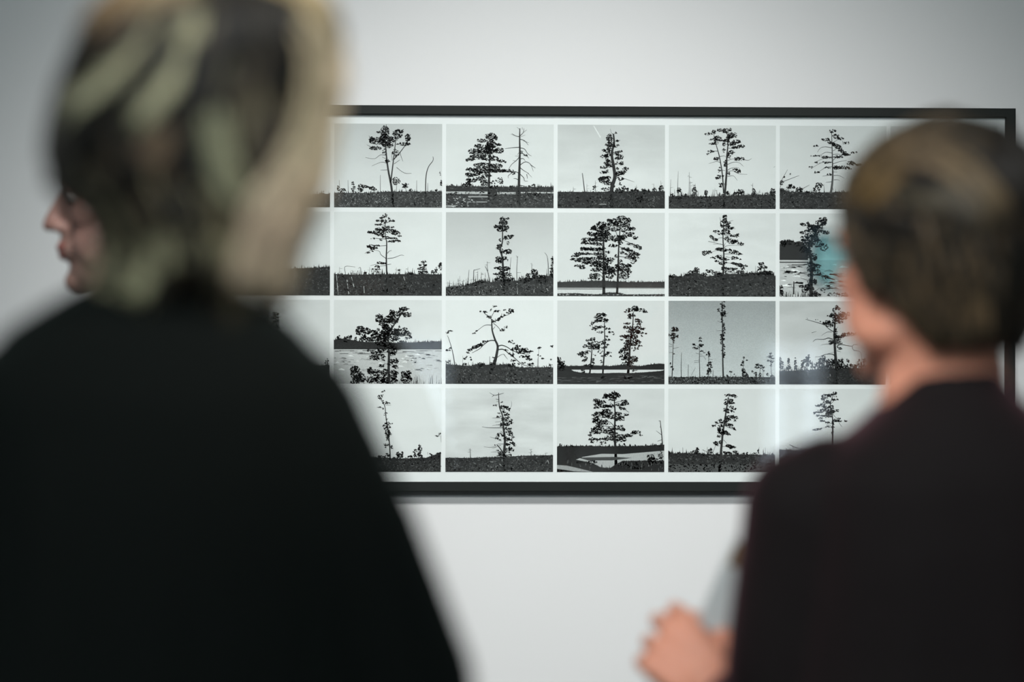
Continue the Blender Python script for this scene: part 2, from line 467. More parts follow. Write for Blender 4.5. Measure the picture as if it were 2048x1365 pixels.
p = P(2, 0, sky=(.64, .72), cloud=.02)
p.land([(40, 975), (700, 985), (1530, 985)], 18, .045)
p.water(40, 620, 1050, 1085, .45); p.water(750, 1000, 1055, 1085, .4); p.water(1070, 1530, 1052, 1072, .45)
p.specks(60, 420, 1120, 1260, 30, .5, 1.4, 5, 2.2, .3); p.specks(1080, 1500, 1080, 1250, 50, .16, 1.4); p.specks(60, 1500, 1090, 1260, 120, .12, 1.6, 4, 2)
p.water(350, 620, 1110, 1130, .3, 4); p.water(340, 610, 1185, 1200, .3, 4); p.water(40, 200, 1240, 1262, .35, 4)
p.line([(632, 1240), (635, 900), (645, 600), (655, 330)], 40, 14)
p.leaf((655, 290, 70, 40), (730, 315, 26, 26), (540, 350, 60, 22), (660, 400, 60, 60), (770, 405, 40, 16), (500, 430, 60, 28), (430, 500, 75, 34), (770, 485, 56, 36), (600, 500, 90, 50), (650, 460, 80, 60),
       (470, 570, 90, 30), (390, 610, 60, 18), (640, 590, 110, 32), (800, 630, 60, 18, .9, 12), (335, 620, 14, 16), (560, 690, 130, 30), (720, 700, 90, 30), (390, 750, 80, 22), (560, 760, 140, 36), (740, 760, 120, 24), (880, 765, 90, 18), (960, 790, 30, 20, .6),
       (370, 820, 50, 30), (460, 810, 90, 24, .8, -15), (600, 830, 60, 24), (400, 890, 70, 30), (520, 870, 60, 24, .6), (350, 930, 30, 30), (580, 930, 60, 40), (780, 890, 50, 30, .35), (800, 925, 24, 16), (680, 925, 40, 20, .4), (330, 960, 60, 20), (700, 985, 60, 22))
p.line([(1040, 1210), (1045, 900), (1055, 560), (1052, 300), (1055, 180)], 42, 10, .016)
p.lines(11, 4, [(1050, 295), (1000, 285), (945, 250)], [(1060, 280), (1100, 240), (1110, 180)], [(1050, 440), (940, 448), (850, 462)], [(1060, 330), (1120, 350), (1170, 410)],
        [(1065, 450), (1120, 465), (1165, 530), (1215, 560)], [(1060, 510), (1130, 545), (1180, 590)], [(1050, 570), (1010, 620), (940, 680), (900, 750)], [(1060, 600), (1100, 595), (1130, 625)],
        [(1065, 680), (1130, 640), (1200, 670), (1240, 770)], [(1200, 680), (1270, 725)], [(1060, 720), (1110, 760), (1180, 800)], [(1050, 800), (980, 775), (900, 830), (900, 865)], [(1060, 810), (1110, 860), (1120, 900), (1165, 905)],
        [(1040, 890), (1000, 870), (970, 872)], [(1050, 960), (1110, 970), (1140, 980)], [(1150, 810), (1160, 870)])
p.lines(5, 3, [(1055, 200), (1015, 165)], [(1100, 240), (1150, 200)], [(1060, 300), (1130, 270)], [(1100, 350), (1180, 380)], [(1050, 510), (1020, 540)], [(1050, 560), (990, 560)], [(1160, 790), (1220, 850)], [(1000, 630), (960, 620)], [(1000, 285), (930, 260)], [(1090, 200), (1085, 165)])
p.leaf((1075, 510, 20, 20, .6), (1130, 545, 26, 14, .6), (1240, 960, 20, 16), (950, 980, 30, 16), (1240, 1090, 70, 30), (140, 1085, 50, 18))
p.build('print of a full pine beside a bare dead tree on a flat shore')

p = P(3, 0, sky=(.52, .72), cloud=.07)
p.land([(40, 1052), (640, 1050), (900, 1040), (1530, 1040)], 14, .028)
p.line([(545, 140), (640, 300)], 12, 18, .72, 1)
p.line([(800, 1260), (795, 1000), (835, 850), (820, 700), (795, 560), (800, 480), (825, 380), (815, 250)], 56, 20, .012)
p.leaf((760, 320, 38, 60), (850, 235, 14, 14), (875, 345, 28, 14), (850, 410, 40, 18), (770, 400, 60, 30), (760, 460, 34, 26), (690, 475, 34, 14), (730, 490, 40, 16), (900, 490, 34, 14), (850, 520, 40, 22), (690, 560, 44, 22), (740, 540, 40, 28), (910, 565, 40, 26), (870, 590, 30, 20),
       (740, 610, 34, 20, .5), (740, 650, 44, 34), (925, 650, 26, 24), (870, 655, 26, 20, .5), (770, 690, 60, 20), (680, 715, 40, 18), (880, 725, 20, 12), (980, 730, 36, 24), (940, 780, 44, 30), (680, 780, 44, 18), (730, 770, 20, 20, .5), (890, 790, 50, 24), (690, 880, 70, 40), (660, 860, 40, 20), (740, 850, 40, 14), (860, 830, 30, 30, .5), (920, 870, 40, 18),
       (740, 930, 60, 20), (910, 940, 14, 20, .6), (830, 965, 14, 14), (700, 1010, 40, 20, .6), (760, 1020, 20, 30, .5), (900, 1030, 60, 34), (960, 990, 24, 24, .7), (1010, 1010, 16, 20), (1130, 1020, 30, 24), (1070, 1030, 20, 20), (1230, 1025, 30, 20), (1300, 1025, 20, 20), (1380, 1020, 30, 24), (1470, 1000, 30, 40), (1180, 1160, 60, 40))
p.lines(6, 3, [(815, 250), (790, 240), (770, 180)], [(830, 250), (850, 220)], [(760, 310), (755, 260)], [(960, 860), (1100, 910)], [(795, 480), (740, 470)], [(820, 700), (640, 715)], [(890, 870), (910, 950)], [(820, 790), (940, 850)])
p.line([(425, 1060), (410, 930), (392, 790)], 14, 8); p.snag(570, 890, 1060, 9, 0, 3); p.snag(270, 980, 1060, 6); p.snag(455, 940, 1060, 5); p.snag(1130, 950, 1040, 7); p.snag(1368, 930, 1030, 5); p.snag(1470, 890, 1020, 6, -8)
p.leaf((568, 975, 26, 8), (545, 1000, 12, 20, .4))
p.specks(560, 720, 1100, 1230, 30, .5, .7); p.specks(1280, 1450, 1110, 1250, 50, .3, .9); p.specks(60, 1500, 1070, 1260, 200, .09, 1.6, 3); p.water(630, 720, 1214, 1222, .5); p.specks(340, 760, 1190, 1240, 20, .5, .6); p.specks(900, 1200, 1100, 1250, 20, .3, .7)
p.build('print of a narrow bent pine with a leaning snag at left')

p = P(4, 0, sky=(.62, .70), cloud=.02)
p.land([(40, 1110), (300, 1100), (620, 1110), (800, 1100), (1100, 1085), (1510, 1080)], 34, .035)
p.line([(795, 1280), (820, 1000), (838, 760), (840, 560), (855, 380), (840, 200)], 34, 10); p.line([(798, 1060), (780, 800), (740, 560), (705, 430), (670, 300), (660, 220)], 18, 6)
p.leaf((830, 200, 44, 30), (745, 190, 34, 18, .6), (665, 215, 24, 24, .8), (590, 245, 44, 18, .6), (890, 190, 16, 20, .8), (920, 260, 54, 34), (870, 290, 40, 26), (720, 300, 44, 26), (650, 320, 50, 14, .6), (690, 350, 26, 20), (980, 345, 44, 26), (900, 375, 60, 28), (830, 340, 40, 24), (760, 330, 40, 12), (640, 382, 44, 12), (1040, 410, 44, 18), (960, 428, 60, 16), (800, 390, 20, 20),
       (620, 480, 40, 16, .6), (580, 520, 18, 14, .6), (800, 470, 20, 24, .5), (900, 495, 46, 22), (870, 540, 24, 36, .6), (700, 585, 34, 24, .7), (1010, 585, 66, 22), (820, 650, 18, 44), (980, 750, 50, 24, .9, 20), (740, 740, 16, 34, .5), (740, 820, 24, 12), (720, 850, 34, 16), (865, 790, 18, 20, .6), (790, 825, 14, 16), (765, 935, 34, 14), (760, 965, 24, 12), (825, 935, 16, 8),
       (190, 1020, 26, 34), (400, 1040, 30, 60, .6), (560, 1070, 20, 50), (1010, 1040, 14, 34), (1050, 1050, 24, 40), (965, 1060, 20, 24), (1205, 1040, 24, 40), (1470, 1040, 34, 44), (1390, 1070, 24, 20), (850, 1060, 20, 24), (110, 1090, 20, 24), (280, 1090, 16, 24))
p.lines(7, 3, [(745, 555), (800, 545), (830, 560)], [(850, 610), (910, 590), (950, 590)], [(850, 665), (920, 635), (1000, 635), (1070, 690)], [(1060, 590), (1130, 605), (1180, 580)], [(750, 635), (690, 625), (595, 655)], [(850, 745), (900, 715), (1000, 710), (1030, 760)], [(850, 765), (920, 750), (1000, 790), (1120, 800)],
        [(850, 830), (930, 820), (985, 885)], [(770, 740), (820, 750)], [(715, 480), (650, 485), (580, 530)], [(770, 745), (720, 730)], [(680, 390), (720, 380), (735, 340)], [(860, 440), (960, 440)], [(840, 240), (780, 200)])
p.snag(70, 870, 1100, 8, 8, 1); p.snag(170, 760, 1100, 9, 8, 0); p.snag(328, 770, 1100, 9, 0, 3); p.snag(350, 890, 1100, 8, -6); p.snag(410, 930, 1090, 8, 0, 4); p.snag(680, 990, 1100, 5); p.snag(1195, 920, 1060, 6); p.snag(1255, 1030, 1100, 6, -40, 2); p.snag(1255, 1030, 1100, 6, 30, 2); p.snag(1480, 690, 700, 4, 20, 0); p.snag(560, 1010, 1060, 5)
p.specks(60, 1500, 1110, 1270, 200, .07, 1.8, 3); p.specks(880, 1300, 1120, 1260, 25, .25, .7)
p.build('print of twin-trunked pine rising over a low forest edge')

p = P(5, 0, sky=(.60, .66), cloud=.02)
p.land([(50, 990), (200, 1040), (450, 1045), (700, 1045), (1500, 1030)], 22, .035)
p.line([(760, 1060), (785, 850), (780, 560), (770, 200)], 34, 7, .07)
p.leaf((790, 200, 50, 20, .5), (830, 270, 40, 26, .6), (690, 315, 60, 16, .7), (890, 300, 44, 14, .7), (975, 360, 34, 16, .8), (760, 360, 44, 16), (850, 410, 66, 26, .9, 25), (560, 405, 40, 12, .5), (920, 480, 70, 22, .9, 25), (970, 520, 50, 18), (1070, 490, 44, 10, .7), (560, 540, 66, 12, .5), (700, 560, 66, 16, .6), (860, 550, 66, 16), (1040, 640, 50, 26), (1130, 660, 44, 16, .6), (700, 630, 60, 12, .6), (590, 630, 40, 10, .5), (900, 700, 100, 20, .9), (1020, 715, 30, 12, .6),
       (560, 765, 40, 12, .7), (700, 700, 50, 10, .5), (490, 700, 30, 16, .3), (740, 795, 30, 14, .5), (830, 700, 40, 24, .6), (600, 945, 44, 34, .6), (560, 1000, 50, 20, .5), (215, 970, 60, 20), (210, 940, 20, 20), (330, 1010, 44, 34), (85, 910, 28, 30), (120, 830, 12, 10), (205, 795, 6, 18, .6), (440, 1040, 24, 14), (90, 1010, 30, 20))
p.lines(8, 3, [(775, 430), (690, 415), (620, 430), (575, 490)], [(775, 500), (690, 490), (600, 540)], [(790, 520), (860, 515), (920, 530)], [(790, 600), (830, 565), (900, 550)], [(775, 570), (700, 560), (560, 620)], [(775, 625), (640, 630), (500, 710)], [(775, 690), (690, 700), (580, 770)], [(790, 650), (870, 620), (980, 600)], [(790, 700), (860, 690)], [(800, 810), (870, 810), (950, 850)],
        [(800, 870), (850, 868), (885, 880)], [(770, 895), (690, 905)], [(780, 760), (850, 762)], [(790, 470), (840, 440)], [(780, 360), (850, 320)], [(930, 380), (920, 330)], [(770, 800), (640, 820)], [(100, 900), (330, 810)], [(60, 930), (170, 730)], [(670, 1030), (665, 930)], [(380, 990), (470, 940)])
p.specks(100, 700, 1060, 1270, 90, .25, .8); p.specks(60, 1300, 1060, 1270, 160, .07, 1.8, 3)
p.build('print of a wide-branched pine whose limbs reach far to both sides')

# --- second row
p = P(1, 1, sky=(.66, .76), cloud=.02)
p.land([(745, 790), (1050, 800), (1300, 790), (2020, 790)], 22, .032)
p.line([(1372, 1000), (1368, 800), (1362, 600), (1366, 420), (1348, 330), (1350, 140)], 22, 7)
p.leaf((1345, 100, 26, 20), (1310, 130, 26, 10), (1390, 135, 14, 12), (1270, 160, 34, 10), (1330, 170, 34, 20), (1430, 165, 34, 10), (1270, 208, 50, 8), (1380, 235, 66, 10), (1300, 265, 66, 20), (1230, 300, 66, 16), (1165, 295, 24, 14), (1380, 280, 90, 20), (1470, 305, 50, 22), (1300, 320, 60, 16), (1350, 350, 40, 12), (1520, 340, 20, 8), (1220, 370, 40, 6, .6), (1430, 370, 70, 9, .8), (1450, 400, 76, 12, .8),
       (1300, 385, 14, 8), (1180, 460, 44, 18), (1215, 485, 44, 16), (1250, 455, 30, 8), (1135, 540, 28, 7, .8, -12), (1190, 520, 20, 8, .5), (1305, 655, 50, 12, .9, 5), (1250, 700, 34, 10), (1250, 730, 44, 9), (1250, 760, 20, 9), (1800, 640, 24, 14), (1790, 680, 44, 14), (1780, 720, 50, 16), (1790, 765, 54, 20), (2000, 690, 20, 40, .8), (1945, 740, 14, 34), (1910, 760, 20, 16), (1640, 780, 34, 18), (1120, 780, 20, 16), (1520, 740, 20, 8))
p.lines(7, 3, [(1360, 452), (1280, 458), (1220, 460)], [(1360, 605), (1300, 560), (1280, 520), (1215, 505)], [(1375, 605), (1450, 595), (1530, 565), (1570, 570)], [(1375, 545), (1395, 520), (1425, 510)], [(1375, 410), (1480, 400)], [(1350, 375), (1210, 368)], [(1365, 660), (1300, 660), (1175, 690)], [(1365, 685), (1280, 695)], [(1375, 675), (1420, 670)], [(1260, 790), (1255, 680)], [(1350, 190), (1460, 155)], [(1350, 215), (1220, 200)], [(1200, 500), (1110, 545)], [(1795, 790), (1800, 640)], [(1790, 700), (1830, 680)], [(1065, 780), (1060, 712), (1035, 722)], [(885, 780), (880, 700), (1000, 705)])
for x in (815, 970, 1165, 1480, 1615): p.snag(x, 700 + (x * 7) % 50, 795, 4, 0, 2)
p.lines(6, 6, [(780, 800), (800, 1030)], [(900, 840), (925, 1030)], [(955, 820), (985, 940)], [(1100, 930), (1105, 1010)], [(1565, 815), (1580, 860)], g=.55)
p.specks(760, 1200, 840, 1030, 60, .4, .7); p.specks(1200, 2010, 830, 1030, 80, .16, .8); p.specks(760, 2010, 810, 1030, 200, .08, 1.8, 3)
p.build('print of a slender flat-topped pine with one long low limb at each side')

p = P(2, 1, sky=(.48, .70), cloud=.02)
p.land([(40, 1150), (300, 1140), (520, 1060), (700, 1080), (1050, 1060), (1300, 1020), (1600, 980)], 46, .045)
p.line([(885, 1250), (880, 1000), (860, 720), (830, 610), (862, 500), (865, 300), (880, 160)], 36, 10)
p.leaf((870, 165, 44, 24), (930, 160, 24, 12), (870, 220, 60, 34), (770, 275, 26, 22), (820, 290, 50, 36), (900, 290, 50, 30), (850, 325, 60, 18), (910, 330, 24, 18), (950, 430, 60, 24), (1000, 412, 28, 14), (900, 450, 24, 18), (825, 475, 18, 18), (820, 550, 34, 24), (800, 590, 26, 16), (940, 640, 60, 34, .9), (850, 630, 24, 30), (800, 725, 40, 14), (800, 770, 40, 20), (900, 730, 40, 20), (850, 760, 50, 24), (820, 795, 30, 12),
       (790, 875, 44, 13), (840, 880, 40, 24), (920, 880, 50, 30), (880, 930, 60, 24), (770, 960, 40, 12), (830, 975, 60, 24), (930, 965, 60, 26), (860, 1030, 100, 30), (980, 1030, 44, 26), (910, 1060, 60, 20), (1320, 930, 50, 34), (1240, 970, 34, 24), (1350, 1000, 60, 40), (1230, 1040, 60, 30), (1450, 1000, 44, 30), (1440, 1060, 60, 30), (1580, 800, 16, 90, .8), (1585, 950, 30, 60), (1570, 880, 20, 14), (1120, 1040, 14, 40), (1190, 1060, 20, 30), (560, 1080, 50, 20), (940, 760, 14, 10, .5), (940, 520, 20, 30, .3))
p.snag(95, 1080, 1150, 6); p.snag(250, 990, 1150, 6); p.snag(295, 1040, 1150, 9, 8); p.line([(375, 1130), (372, 1060), (384, 900)], 12, 5, .09); p.line([(450, 1110), (452, 920), (470, 905), (545, 882)], 12, 5, .09); p.snag(510, 910, 1080, 9, 0, 2); p.snag(560, 930, 1060, 9, 0, 4); p.snag(415, 1030, 1120, 5)
p.line([(690, 1200), (665, 980), (640, 900), (615, 850)], 12, 7, .06); p.line([(655, 920), (645, 850), (645, 780)], 9, 5, .08); p.lines(5, 3, [(645, 798), (690, 798)], [(645, 828), (610, 830)])
p.line([(965, 960), (980, 800), (988, 720)], 9, 4, .08); p.line([(1075, 1080), (1070, 900), (1082, 700)], 12, 6, .09); p.lines(5, 3, [(1075, 940), (1130, 940)], [(1080, 730), (1060, 690)]); p.snag(1285, 800, 960, 9, 0, 2); p.line([(1525, 980), (1520, 800), (1505, 700), (1470, 650)], 12, 5, .07)
p.lines(8, 5, [(830, 1110), (900, 1210)], [(1075, 1090), (1082, 1250)], [(530, 1210), (535, 1260)], [(1320, 1180), (1318, 1240)], [(1495, 1150), (1520, 1200)], g=.5)
p.specks(60, 1100, 1120, 1260, 200, .28, .9); p.specks(60, 1590, 1100, 1260, 250, .1, 1.6, 3); p.specks(1100, 1590, 1100, 1260, 50, .3, .6)
p.build('print of a tall ragged pine among thin dead snags')

p = P(3, 1, sky=(.62, .66), cloud=.012)
p.water(40, 1620, 1155, 1290, .62, 1)
p.land([(50, 1080), (250, 1070), (700, 1055), (1100, 1075), (1620, 1068)], 26, .05, bottom=1150)
p.water(50, 1610, 1150, 1164, .2, 3); p.water(50, 700, 1172, 1180, .05, 3)
p.land([(50, 1240), (300, 1235), (640, 1250), (780, 1222), (930, 1225), (1050, 1250), (1620, 1245)], 6, .05, bottom=1275, layer=3); p.water(50, 1610, 1262, 1290, .12, 2)
p.specks(60, 1600, 1245, 1275, 60, .4, .8, 5, 3)
p.line([(725, 1240), (722, 900), (718, 500), (705, 260)], 44, 18, .012); p.line([(915, 1235), (930, 900), (938, 560), (965, 200)], 34, 12, .012)
p.leaf((690, 230, 66, 24), (640, 290, 90, 36), (740, 290, 70, 50), (570, 300, 50, 20), (540, 380, 50, 26, .9, 15), (700, 370, 110, 40), (640, 400, 60, 30), (500, 460, 90, 26), (600, 460, 80, 24), (450, 510, 60, 22), (720, 460, 80, 30), (760, 400, 60, 40), (560, 510, 70, 16, .7), (640, 530, 60, 18, .6),
       (480, 590, 90, 22), (600, 600, 90, 20), (430, 600, 40, 20), (680, 590, 60, 24), (370, 665, 70, 18), (310, 695, 54, 16), (490, 660, 80, 16), (640, 660, 70, 16, .7), (320, 745, 66, 16), (450, 740, 90, 22), (600, 735, 90, 22), (700, 700, 60, 40), (380, 770, 60, 12), (540, 790, 90, 20), (650, 790, 70, 26), (380, 840, 80, 14), (410, 865, 40, 14), (600, 830, 70, 18),
       (700, 850, 80, 50), (600, 900, 60, 20), (790, 740, 80, 20), (790, 790, 50, 24), (830, 760, 50, 14), (780, 870, 60, 40), (790, 640, 40, 14), (600, 970, 70, 22), (560, 1010, 60, 18), (640, 1020, 40, 14, .6), (770, 940, 60, 30), (800, 1000, 50, 20), (470, 800, 60, 14), (840, 900, 50, 30),
       (975, 150, 60, 34), (870, 190, 90, 26), (1060, 180, 46, 36), (850, 240, 70, 24), (960, 240, 80, 40), (1050, 250, 50, 30), (1130, 305, 44, 24), (1080, 300, 50, 24), (880, 310, 60, 26, .7), (1000, 320, 50, 26, .6), (1090, 370, 60, 16), (1180, 430, 40, 20), (1100, 400, 44, 12), (920, 435, 100, 34), (880, 470, 60, 16), (1010, 420, 40, 30), (860, 545, 66, 20), (960, 500, 30, 30), (1110, 525, 60, 14), (1200, 560, 60, 16, .9, 12), (1240, 590, 24, 12), (1030, 590, 60, 16), (1120, 630, 90, 24, .9, 20), (1200, 670, 40, 20), (1110, 690, 80, 24, .8, 20), (1215, 725, 20, 10), (1160, 750, 30, 34), (1080, 720, 50, 20, .6), (980, 640, 34, 24, .5), (1130, 795, 34, 10, .6), (1000, 830, 100, 30), (1080, 840, 40, 20), (910, 880, 70, 36), (1010, 890, 80, 34), (1090, 930, 34, 26), (1010, 960, 66, 26, .8), (860, 960, 40, 22, .6), (1010, 1010, 60, 16, .7), (1080, 985, 14, 20, .6), (910, 700, 24, 24, .6), (950, 770, 34, 24, .6), (840, 920, 40, 26), (1140, 890 - 230, 40, 14), (800, 175, 34, 12), (1200, 540, 30, 9))
p.lines(10, 5, [(718, 560), (620, 490), (540, 440)], [(718, 640), (600, 620), (420, 590)], [(720, 740), (560, 670), (400, 660)], [(720, 830), (560, 760), (380, 740)], [(722, 960), (640, 900), (560, 870)], [(725, 800), (830, 740)], [(722, 1030), (660, 960), (560, 1000)], [(940, 500), (1000, 380), (1100, 250)], [(940, 460), (890, 330), (860, 240)], [(940, 560), (1100, 620), (1200, 690)], [(935, 700), (1050, 720), (1130, 770)], [(930, 880), (1050, 900), (1110, 940)], [(950, 440), (1080, 500), (1240, 570)], [(930, 940), (860, 900)], [(725, 400), (640, 330)], [(920, 1010), (1000, 960)])
p.specks(100, 1600, 1085, 1145, 60, .12, .8, 4)
p.build('print of two broad pines side by side before a pale lake')

p = P(4, 1, sky=(.66, .70), cloud=.06)
p.land([(40, 975), (150, 985), (250, 990), (350, 950), (450, 930), (600, 990), (800, 960), (1100, 950), (1250, 940), (1400, 920), (1520, 930), (1600, 1000)], 26, .04)
p.line([(835, 1280), (835, 1000), (845, 700), (832, 400), (850, 110)], 34, 8)
p.leaf((860, 130, 30, 34), (850, 190, 36, 24), (900, 210, 44, 18), (870, 260, 60, 30), (970, 290, 34, 16), (930, 285, 40, 16), (870, 340, 54, 34), (740, 335, 44, 20), (790, 370, 34, 12), (1000, 400, 60, 20), (930, 370, 24, 8), (1040, 370, 20, 8), (670, 420, 34, 18, .9, 30), (720, 455, 36, 22), (900, 440, 44, 26, .7), (960, 480, 66, 30), (1090, 515, 40, 20), (1020, 480, 34, 20, .6), (800, 240, 14, 40, .4),
       (590, 640, 50, 20), (650, 630, 34, 14), (560, 665, 24, 14), (760, 590, 36, 18, .8), (830, 600, 60, 24), (920, 600, 30, 16, .7), (980, 630, 66, 22), (1070, 660, 40, 14, .7), (690, 720, 34, 14), (770, 700, 44, 20), (830, 730, 50, 20), (750, 765, 34, 14), (830, 790, 50, 24), (1000, 720, 50, 24, .7), (1090, 740, 24, 8), (890, 745, 24, 14), (1040, 810, 80, 20, .9, 12), (1120, 835, 56, 18), (1110, 870, 34, 14), (970, 880, 70, 20), (870, 880, 50, 24, .7), (640, 910, 50, 18), (740, 940, 60, 24), (790, 970, 40, 24), (830, 860, 14, 30), (900, 920, 60, 14, .5), (1080, 920, 60, 20),
       (450, 880, 34, 20), (450, 910, 44, 14), (370, 925, 30, 20), (110, 985, 44, 24), (560, 960, 40, 22), (1380, 800, 40, 20), (1400, 850, 66, 20), (1350, 890, 40, 16), (1440, 930, 70, 24), (1510, 940, 50, 30), (1240, 940, 30, 20), (1400, 950, 90, 20), (1150, 960, 50, 20), (320, 960, 40, 14))
p.lines(7, 3, [(832, 430), (780, 430), (720, 470)], [(832, 530), (780, 515), (690, 520)], [(850, 570), (900, 540), (1060, 535)], [(840, 560), (870, 500)], [(850, 660), (960, 660), (1080, 670)], [(830, 610), (740, 610), (640, 650)], [(830, 680), (740, 680)], [(860, 780), (960, 800), (1080, 850)], [(850, 900), (930, 880), (1020, 940)], [(870, 700), (960, 720)], [(850, 390), (960, 400)], [(620, 480), (720, 500), (830, 530)], [(800, 200), (785, 130)], [(900, 200), (980, 175)], [(1305, 960), (1300, 830)], [(1310, 920), (1380, 860)], [(840, 940), (700, 940)])
p.specks(60, 1590, 1000, 1270, 250, .075, 1.9, 3); p.specks(100, 900, 1000, 1270, 24, .35, .8)
p.build('print of a tall tapering pine standing above a dark wood')

p = P(5, 1, sky=(.62, .68), cloud=.03)
p.water(50, 1700, 745, 1290, .50, 1)
p.specks(100, 1000, 800, 1180, 100, .56, 3, 2, 5)
p.land([(60, 540), (110, 480), (250, 470), (300, 500), (400, 480), (470, 600), (480, 740)], 20, .03, bottom=745)
p.water(60, 480, 770, 786, .06, 3); p.water(240, 430, 810, 824, .06, 3); p.line([(180, 820), (250, 820)], 6, 6)
p.line([(515, 1280), (525, 1000), (520, 760), (490, 560), (560, 400), (620, 280), (690, 200)], 50, 20, .02)
p.leaf((660, 160, 30, 24), (715, 170, 30, 44), (660, 210, 80, 36), (400, 232, 40, 18, 1, 20), (480, 225, 24, 34), (500, 270, 34, 40), (560, 270, 60, 30), (620, 300, 80, 50), (540, 320, 66, 24), (400, 345, 40, 20), (460, 325, 30, 14), (730, 345, 50, 24), (500, 390, 70, 34), (580, 390, 60, 26), (420, 440, 54, 34), (500, 470, 70, 44), (600, 440, 44, 24), (330, 510, 50, 34), (180, 490, 90, 34), (110, 520, 50, 44), (450, 540, 80, 50), (420, 600, 60, 40), (620, 500, 80, 50, .6), (700, 560, 60, 50, .4), (480, 650, 50, 60), (560, 700, 40, 50), (520, 800, 44, 34), (600, 830, 60, 30, .5), (520, 880, 54, 44), (580, 900, 60, 24, .5), (720, 990, 50, 24, .7), (650, 940, 30, 16, .7), (520, 960, 40, 30), (530, 1060, 60, 44), (580, 1060, 24, 34), (400, 1130, 50, 22), (470, 1120, 40, 24), (500, 1160, 60, 30), (430, 1190, 40, 34), (90, 1160, 34, 40), (80, 1220, 40, 50), (590, 1250, 70, 30), (560, 1210, 60, 20, .6))
p.line([(270, 1240), (270, 1140), (272, 1055)], 24, 14, .03)
p.lines(7, 4, [(490, 970), (415, 940)], [(480, 1040), (365, 1005)], [(540, 1210), (600, 1180), (640, 1145)], [(560, 930), (640, 880)])
for i in range(60):
    x = p.r.uniform(90, 620); h = p.r.uniform(30, 90); p.line([(x, 1285), (x + p.r.uniform(-20, 20), 1270 - h)], 8, 2, .03)
for i in range(50):
    x = p.r.uniform(640, 1600); h = p.r.uniform(20, 100); p.line([(x, 1285), (x + p.r.uniform(-14, 14), 1280 - h)], 4, 2, .12)
p.leaf((690, 1180, 34, 34, .25), (830, 1240, 100, 24, .2), (1000, 1240, 100, 24, .4))
p.build('print of a shaggy waterside pine hanging over pale water')

# --- third row
p = P(1, 2, sky=(.66, .72), cloud=.03)
p.water(745, 2020, 640, 1060, .5, 1)
p.land([(745, 545), (820, 520), (900, 530), (1100, 560), (1500, 570), (1850, 560), (2020, 550)], 22, .03, bottom=645)
for i in range(26):
    x = p.r.uniform(750, 1950); y = p.r.uniform(645, 695); p.water(x, x + p.r.uniform(40, 180), y, y + p.r.uniform(3, 7), .08, 3)
p.line([(1395, 1040), (1392, 850), (1395, 700), (1385, 500), (1440, 380), (1560, 200)], 34, 12, .018)
p.leaf((1570, 170, 54, 20), (1600, 235, 54, 26), (1540, 190, 30, 20), (1430, 210, 30, 24), (1470, 230, 66, 26), (1290, 250, 44, 20), (1290, 300, 50, 24), (1400, 290, 60, 34), (1340, 340, 60, 30), (1450, 300, 50, 40), (1380, 380, 60, 30), (1340, 390, 30, 14), (1060, 410, 50, 30), (1130, 430, 44, 34), (1040, 450, 36, 24), (1200, 450, 60, 26), (1270, 412, 14, 16), (1250, 490, 60, 30), (1100, 500, 30, 30), (1370, 440, 60, 40), (1440, 450, 80, 50), (1530, 450, 66, 40), (1580, 410, 26, 22), (1610, 460, 40, 30), (1640, 500, 20, 16), (1600, 520, 20, 14), (1330, 490, 66, 50), (1430, 520, 80, 26), (1515, 375, 12, 12), (1150, 530, 90, 24), (1300, 560, 60, 40), (1310, 620, 50, 50), (1420, 600, 80, 34), (1440, 660, 60, 34), (1250, 680, 60, 30, .7), (1210, 740, 44, 24), (1300, 730, 50, 26), (1240, 760, 40, 10), (1160, 655, 20, 14), (1440, 700, 34, 20), (1420, 780, 40, 20), (1480, 780, 26, 24), (1470, 850, 36, 20), (1410, 820, 30, 14), (1315, 835, 34, 16), (1335, 770, 16, 10), (900, 530, 40, 30), (940, 500, 20, 20), (810, 510, 24, 24), (1005, 530, 12, 24), (1550, 560, 60, 14), (1880, 565, 44, 18),
       (1000, 880, 50, 40), (1010, 940, 60, 50), (1060, 980, 60, 50), (1180, 900, 30, 40), (1250, 920, 50, 34), (1350, 920, 40, 40), (1450, 940, 50, 50), (1570, 930, 30, 34), (1620, 940, 40, 40), (1180, 1000, 60, 34), (1300, 1000, 70, 40), (1400, 1010, 90, 34), (1600, 1000, 60, 40), (1010, 1020, 60, 30), cr=1.8)
p.lines(8, 5, [(1250, 650), (1200, 710), (1110, 770)], [(1440, 370), (1500, 310), (1530, 240)], g=.4)
for i in range(150):
    x = p.r.uniform(1080, 2010); h = p.r.uniform(20, 110); p.line([(x, 1048), (x + p.r.uniform(-12, 12), 1045 - h)], 5, 2, p.r.choice((.05, .5, .12, .6)))
p.specks(760, 2000, 700, 900, 120, .56, 2.2, 2, 4)
p.build('print of a gnarled shrubby pine by a lake with reeds in front')

